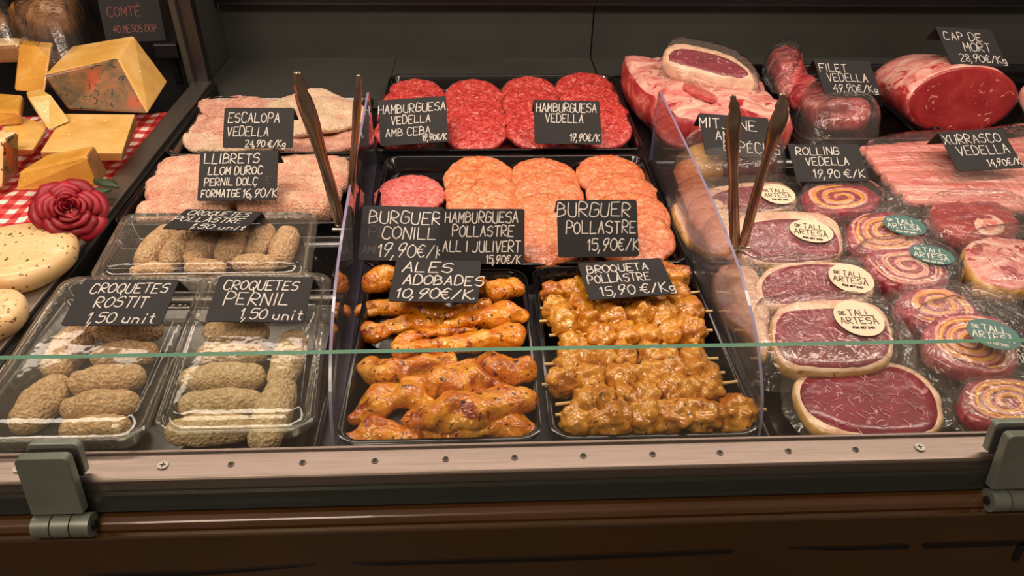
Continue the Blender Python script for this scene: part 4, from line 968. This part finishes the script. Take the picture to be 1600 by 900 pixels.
# ------------------------------------------------------------------ vacuum packed steaks
def pack(label, px, lean, z0, th, k, filmpx, seed, stick=None, fatm='fat'):
    y0 = P(sum(p[0] for p in px)/len(px), sum(p[1] for p in px)/len(px), z0+th).y
    out = outl(px, z0+th, k, y0); c = sum((Vector((p.x, p.y)) for p in out), Vector((0, 0)))/len(out)
    root = tag(empty('packed_steak', (c.x, c.y, .013)), label, 'steak', 'vacuum packed sirloin steaks')
    steak('s', root, out, z0, th, outl(lean, z0+th+.001, k, y0), k, y0, seed=seed, fatmat=fatm)
    if filmpx: film(filmpx, z0, th+.004, root, k, y0, seed=seed, inner=.88)
    if stick: sticker(root, stick[0], stick[1], stick[2], z0+th+.007, 'cream', k, y0, *stick[3:])
    return root
pack('packed steak with cream sticker partly hidden behind the right tongs', [(1086,312),(1100,296),(1150,286),(1215,283),(1240,296),(1242,320),(1190,330),(1120,330)], [(1108,312),(1125,300),(1160,292),(1215,289),(1234,302),(1232,318),(1185,329),(1128,328)], .020, .018, .14, [(1046,290),(1120,278),(1250,276),(1262,330),(1200,345),(1100,350),(1062,330)], 1, (1215, 303, 54, -.05, .95))
pack('packed dark steak with tilted cream sticker just right of the tongs pivot', [(1150,385),(1150,345),(1175,330),(1240,328),(1300,338),(1318,370),(1312,400),(1270,412),(1190,412)], [(1156,388),(1160,358),(1185,346),(1240,342),(1292,352),(1311,375),(1306,400),(1262,408),(1195,408)], .022, .020, .16, [(1070,335),(1130,325),(1290,320),(1335,355),(1332,410),(1280,420),(1110,425),(1085,390)], 2, (1268, 361, 66, -.22, .80))
pack('packed steak with cream sticker on its right end, third from the front', [(1180,448),(1196,420),(1240,408),(1310,408),(1356,425),(1368,452),(1350,470),(1280,478),(1200,478)], [(1190,448),(1204,426),(1246,414),(1308,414),(1346,428),(1352,452),(1338,464),(1275,472),(1206,472)], .026, .020, .14, [(1118,422),(1180,402),(1330,402),(1385,440),(1375,478),(1250,490),(1150,492)], 3, (1330, 435, 68, -.25, .98))
pack('packed steak with large round cream sticker crossing the glass edge', [(1205,520),(1212,485),(1240,470),(1310,465),(1370,475),(1395,510),(1395,555),(1355,578),(1270,580),(1222,568)], [(1211,524),(1220,492),(1250,484),(1312,482),(1372,492),(1389,515),(1388,550),(1352,571),(1275,573),(1228,561)], .026, .020, .12, [(1160,520),(1175,468),(1250,455),(1380,460),(1412,500),(1415,575),(1360,592),(1220,596),(1180,570)], 4, (1342, 497, 76, -.03, 1.02))
bs_ = pack('big sirloin steak with thick pale fat rim at the front against the rail', [(1240,610),(1255,580),(1300,565),(1370,560),(1420,572),(1460,600),(1476,640),(1466,672),(1420,683),(1330,682),(1270,664)],
     [(1250,612),(1262,588),(1300,571),(1345,569),(1375,578),(1392,573),(1425,583),(1452,606),(1466,640),(1458,668),(1420,678),(1340,676),(1290,660),(1262,640)], .0135, .018, .0, None, 6)
film([(1222,590),(1250,552),(1380,542),(1480,570),(1506,640),(1495,682),(1300,684),(1236,655)], .0132, .010, bs_, seed=6, inner=.90)

# branching white veins on the big steak
rn = random.Random(3); V = []; Fc = []
def vein(x, y, an, L, wd, z):
    pts = [Vector((x, y))]
    for i in range(6):
        an += rn.uniform(-.5, .5); pts.append(pts[-1]+Vector((math.cos(an), math.sin(an)))*L/6)
    for i in range(6):
        a, b = pts[i], pts[i+1]; d = (b-a).normalized(); n_ = Vector((-d.y, d.x)); wa, wb = wd*math.sin(math.pi*(i+.15)/6.5)+.0002, wd*math.sin(math.pi*(i+1.15)/7.3)+.0002
        k = len(V); V.extend([(a.x+n_.x*wa, a.y+n_.y*wa, z), (a.x-n_.x*wa, a.y-n_.y*wa, z), (b.x-n_.x*wb, b.y-n_.y*wb, z), (b.x+n_.x*wb, b.y+n_.y*wb, z)]); Fc.append((k, k+1, k+2, k+3))
    return pts[3], an
for i in range(46):
    q = P(1355+100*math.cos(i*2.4)*math.sqrt((i+.5)/46)*.92, 625+52*math.sin(i*2.4)*math.sqrt((i+.5)/46)*.88, .033)
    m_, an = vein(q.x, q.y, rn.uniform(0, 6.28), rn.uniform(.004, .014), rn.uniform(.0001, .0004), .0336)
    if i % 3 == 0: vein(m_.x, m_.y, an+1.2, .007, .0003, .0337)
mesh('marbling', V, Fc, mt['vein'], bs_, False)

# film-wrapped end pieces left of the packs, seen through the divider
for px, z, th, lab, sd_ in (([(1052,330),(1070,300),(1110,292),(1140,320),(1150,370),(1120,400),(1080,380)], .016, .020, 'film-wrapped orange fat end beside the divider, below the roast', 1), ([(1112,440),(1130,415),(1180,420),(1200,470),(1205,530),(1195,560),(1165,520),(1130,490)], .016, .022, 'film-wrapped orange fat end beside the divider, left of the round-stickered steak', 2)):
    cc = P(px[0][0], px[0][1], z); root = tag(empty('wrapped_fat_end', (cc.x+.03, cc.y, .013)), lab, 'steak', 'wrapped ends beside the divider')
    slabpx('fat', px, z, th, [mt['fat'], mt['rind']], root, side=1, er=.5, bulge=.2, amp=.004, ns=40, n=60, seed=sd_)
    m_ = (sum(p[0] for p in px)/len(px), sum(p[1] for p in px)/len(px))
    film([(m_[0]+(x-m_[0])*1.25, m_[1]+(y-m_[1])*1.12) for x, y in px], z-.002, th+.006, root, seed=sd_, inner=.86)

# shank slices
sh = tag(empty('shank_slice', (P(1515, 342, .03).x, P(1515, 342, .03).y, .013)), 'red shank slice with round pale marrow bone under the rib strips', 'steak', 'shank slices')
slabpx('meat', [(1450,335),(1465,318),(1520,312),(1570,320),(1592,345),(1585,368),(1540,376),(1490,368)], .020, .028, mt['redlean'], sh, er=.35, amp=.003, ns=50, n=60, seed=3)
slabpx('bone', [(1522,350),(1530,338),(1548,335),(1564,343),(1570,356),(1556,366),(1534,364)], .0475, .004, mt['bone'], sh, er=.4, amp=.0006, n=40)
slabpx('marrow', [(1534,350),(1541,343),(1552,344),(1558,352),(1550,359),(1538,358)], .0512, .0015, mt['marrow'], sh, er=.4, amp=.0006, n=30)
film([(1432,335),(1450,308),(1520,302),(1590,310),(1620,350),(1600,385),(1530,390),(1460,380)], .014, .040, sh, seed=12, inner=.88)
s2 = tag(empty('shank_slice', (P(1570, 410, .03).x, P(1570, 410, .03).y, .013)), 'shank slice with pale skin rim and three lean lobes, right of the crumpled wrap', 'steak', 'shank slices')
slabpx('skin_rim', [(1504,400),(1512,380),(1545,370),(1600,374),(1640,390),(1640,430),(1600,455),(1550,450),(1520,430)], .020, .030, [mt['pinkfat'], mt['rind']], s2, side=1, er=.3, amp=.002, ns=50, n=60, seed=6)
for px in ([(1518,392),(1530,380),(1560,384),(1574,398),(1555,408),(1530,404)], [(1578,384),(1600,380),(1630,392),(1630,410),(1600,408),(1582,396)], [(1552,418),(1580,408),(1610,418),(1600,436),(1570,438)]):
    slabpx('lean', px, .044, .0075, mt['redlean'], s2, er=.2, amp=.001, n=36)
film([(1490,395),(1505,368),(1560,358),(1660,366),(1660,450),(1590,470),(1530,455)], .014, .042, s2, seed=13, inner=.88)
clambox(.655, .90, .60, .75, 'empty-looking clear plastic box cut by the right picture edge beside the rolls', h=.045, shear=-.1, z0=.0135)
# loose crumpled wrap between packs
for px, lab, sd_ in (([(1372,455),(1400,440),(1420,480),(1400,520),(1440,580),(1420,600),(1395,560)], 'crumpled clear wrap edge between steaks and rolls', 21), ([(1480,455),(1530,430),(1600,470),(1610,500),(1540,485)], 'crumpled clear wrap between the rolls and the shank slices', 22), ([(1360,290),(1390,270),(1440,310),(1430,330),(1380,325)], 'crumpled clear wrap at the lower left corner of the rib strips', 23)):
    o = film(px, .014, .03, None, seed=sd_, amp=.008, inner=.7); o.name = 'crumpled_wrap'; tag(o, lab, 'plastic wrap')

# ------------------------------------------------------------------ cheese side
V = []; Fc = []; nx_, ny_ = 80, 90
for j in range(ny_+1):
    for i in range(nx_+1):
        x = -1.5+(.955)*i/nx_; y = .48+.80*j/ny_
        V.append((x, y, .012+.010*nz((x, y, 0), 6, 2)+.006*abs(nz((x*1.0, y*.6, 0), 22, 4))+.018*math.exp(-((y-.86)/.07)**2)*(.6+.4*math.sin(x*40+y*20))))
for j in range(ny_):
    for i in range(nx_): a = j*(nx_+1)+i; Fc.append((a, a+1, a+nx_+2, a+nx_+1))
cl = tag(mesh('gingham_cloth', V, Fc, mt['gingham'], None, True, (-1.0, 1.0, .004)), 'red and white gingham cloth spread under the cheeses', 'cloth')
def blk(name, lab, bot, top, mats, fm=None, bev=.003, zb=.03, zt=.08, cat='cheese', grp='cut cheese pieces'):
    zb_ = [zb]*4 if isinstance(zb, (int, float)) else zb; zt_ = [zt]*4 if isinstance(zt, (int, float)) else zt
    return tag(hexa(name, [P(x, y, z) for (x, y), z in zip(bot, zb_)], [P(x, y, z) for (x, y), z in zip(top, zt_)], mats, None, fm, bev), lab, cat, grp)
C_, D_, RB, RD = mt['cheese'], mt['cheese_deep'], mt['rind_brown'], mt['cheese_rind']
bw = blk('cheese_wedge', 'biggest cheese wedge with dark printed rind facing forward', [(106,172),(232,178),(263,128),(150,120)], [(67,118),(184,91),(209,55),(112,72)], [C_, RD, mt['cheese_pale']], [0, 0, 1, 0, 0, 1], .004, .05, [.105, .115, .125, .115])
blk('cheese_block', 'upright yellow cheese block left of the big wedge', [(22,142),(70,146),(80,118),(34,114)], [(29,70),(80,75),(84,66),(36,62)], [D_], None, .004, .06, .12)
blk('cheese_slab', 'flat yellow cheese slab with brown side rind in front of the big wedge', [(66,250),(192,252),(216,196),(104,192)], [(62,237),(192,239),(212,178),(100,177)], [C_, RB], [0, 0, 0, 1, 0, 0], .003, .045, .062)
blk('cheese_slab', 'flat yellow cheese slab at the left behind the parmesan wedge', [(-10,246),(52,242),(76,206),(10,190)], [(-12,234),(52,234),(78,192),(12,178)], [C_], None, .004, .045, .062)
blk('cheese_wedge', 'small cheese wedge standing on the flat slabs', [(76,204),(110,190),(86,160),(52,170)], [(42,152),(80,148),(108,186),(74,196)][:2]+[(64,139),(40,143)], [C_], None, .003, .064, .095)
blk('cheese_wedge', 'small deep yellow cheese chunk at the left edge', [(-20,200),(34,196),(40,160),(-10,160)], [(-20,170),(30,176),(36,148),(-10,144)], [D_], None, .006, .062, .085)
pw = blk('cheese_wedge', 'hard yellow cheese wedge with printed rind behind the red rose', [(24,300),(156,292),(170,270),(60,262)], [(28,268),(136,244),(148,226),(76,240)], [D_, mt['cheese_pale'], RB], [0, 0, 0, 2, 0, 0], .005, .04, [.062, .085, .088, .066])
blk('cheese_wedge', 'cheese wedge with dark brown rind at the left edge', [(-30,298),(6,294),(30,270),(-20,262)], [(-30,220),(8,217),(31,205),(-20,200)], [mt['cheese_pale'], RD], [0, 0, 0, 1, 0, 0], .005, .03, .09)
blk('cheese_wedge', 'small pale brown cheese piece at the upper left edge', [(-12,100),(34,98),(36,80),(-12,80)], [(-12,72),(30,70),(34,58),(-10,58)], [mt['cheese_pale'], RB], [0, 0, 1, 0, 0, 0], .006, .07, .10)
tag(slabpx('seeded_cheese', [(-60,400),(-40,365),(20,350),(80,345),(116,362),(112,388),(70,420),(10,438),(-50,432)], .026, .032, mt['cheese_pale'], None, er=.35, bulge=.05, amp=.001, n=60, seed=2), 'round pale cheese wheel dotted with seeds below the rose', 'cheese', 'cut cheese pieces')
tag(slabpx('seeded_cheese', [(-60,480),(-30,455),(15,450),(38,460),(30,485),(0,505),(-50,520)], .026, .03, mt['cheese_pale'], None, er=.3, bulge=.05, amp=.001, n=60, seed=3), 'seeded pale cheese at the lower left edge beside the steel rail', 'cheese', 'cut cheese pieces')
# print on the rind of the hard wedge
wr_ = tag(empty('wrapped_cheese', (P(72, 60, .1).x, P(72, 60, .1).y, .03)), 'large brown cheese half under pink film at the top left', 'cheese', 'wrapped cheeses at the back left')
chainpx('cheese', [(50,30,.10,40),(85,22,.11,48),(108,20,.11,42)], mt['cured'], wr_, seg=28, n=20, squash=.85, amp=.008, ns=22, cap=.5, seed=4)
film([(18,40),(30,-30),(140,-40),(140,50),(120,88),(80,92),(40,75)], .05, .11, wr_, seed=14, inner=.8, amp=.012)
wr2 = tag(empty('wrapped_cheese', (P(0, 30, .1).x, P(0, 30, .1).y, .03)), 'brown film-wrapped cheese in the top left corner', 'cheese', 'wrapped cheeses at the back left')
chainpx('cheese', [(-30,34,.10,22),(-6,30,.10,26)], mt['cured'], wr2, seg=24, n=14, squash=.9, amp=.006, ns=22, cap=.6, seed=5)
film([(-50,50),(-40,0),(10,-5),(30,35),(20,60)], .07, .07, wr2, seed=15, inner=.8, amp=.008)
o = film([(60,110),(70,84),(110,78),(130,100),(120,128),(90,130)], .05, .03, None, seed=31, amp=.012, inner=.7); o.name = 'pink_wrap'; tag(o, 'crumpled clear wrap behind the big cheese wedge', 'plastic wrap')
# card texts standing on the wedge rind
# rose
rc = P(108, 328, .075); rose = tag(empty('rose', (rc.x, rc.y, .035)), 'dark red rose with open petals lying on the cheese edge beside the steel rail', 'flower')
ax = (Vector((0, 0, H))-rc).normalized().lerp(Vector((0, -.1, 1)), .35).normalized()
e1 = Vector((1, 0, 0)); e1 = (e1-ax*e1.dot(ax)).normalized(); e2 = ax.cross(e1)
rs_ = rad(rc, 54); rn = random.Random(9)
def petal(r0, r1, a, wdt, h0, h1, curl, k):
    V = []; nu, nv = 9, 7
    for j in range(nv):
        v = j/(nv-1)
        for i in range(nu):
            u = i/(nu-1)*2-1; w_ = wdt*math.sin(math.pi*(.22+.58*v))**.6; an = a+u*w_
            rr_ = r0+(r1-r0)*(v**.8)+curl*max(0, v-.7)*rs_*(.9-.5*abs(u)); hh = h0+(h1-h0)*math.sin(v*math.pi*.5)-curl*max(0, v-.7)**1.2*rs_*.9-abs(u)**3*rs_*.10*v
            rr_ *= 1+.05*nz((u, v, k), 2, 1)
            V.append(rc+(e1*math.cos(an)+e2*math.sin(an))*rr_+ax*hh)
    Fc = [(j*nu+i, j*nu+i+1, (j+1)*nu+i+1, (j+1)*nu+i) for j in range(nv-1) for i in range(nu-1)]
    o = mesh('petal', V, Fc, mt['petal'], rose, True); so = o.modifiers.new('s', 'SOLIDIFY'); so.thickness = .0006
k = 0
for ringi, (cnt, r0, r1, wd_, h0, h1, cu) in enumerate([(3,.02,.10,1.3,-.1,.42,0),(3,.06,.20,1.1,-.1,.42,0),(4,.10,.30,.95,-.15,.40,.1),(4,.15,.42,.9,-.2,.36,.2),(5,.2,.56,.8,-.25,.28,.35),(5,.25,.74,.75,-.3,.16,.5),(6,.3,.92,.66,-.35,.0,.5)]):
    for i in range(cnt):
        k += 1; petal(r0*rs_, r1*rs_, 2*math.pi*i/cnt+ringi*1.1+rn.uniform(-.15, .15), wd_*rn.uniform(.92, 1.08), h0*rs_, h1*rs_*rn.uniform(.9, 1.1), cu, k)
for (x, y, an_, L2) in ((165, 285, -.5, .05), (148, 300, .4, .04)):
    c = P(x, y, .055); V = []; nu, nv = 5, 9
    for j in range(nv):
        v = j/(nv-1)
        for i in range(nu):
            u = i/(nu-1)*2-1; w_ = .011*math.sin(math.pi*min(1, v*.95+.05))
            X, Y = (v-.5)*L2, u*w_; V.append((c.x+X*math.cos(an_)-Y*math.sin(an_), c.y+X*math.sin(an_)+Y*math.cos(an_), c.z-.004*abs(u)+.004*math.sin(v*3)))
    Fc = [(j*nu+i, j*nu+i+1, (j+1)*nu+i+1, (j+1)*nu+i) for j in range(nv-1) for i in range(nu-1)]
    o = mesh('leaf', V, Fc, mt['leaf'], rose, True); so = o.modifiers.new('s', 'SOLIDIFY'); so.thickness = .0006
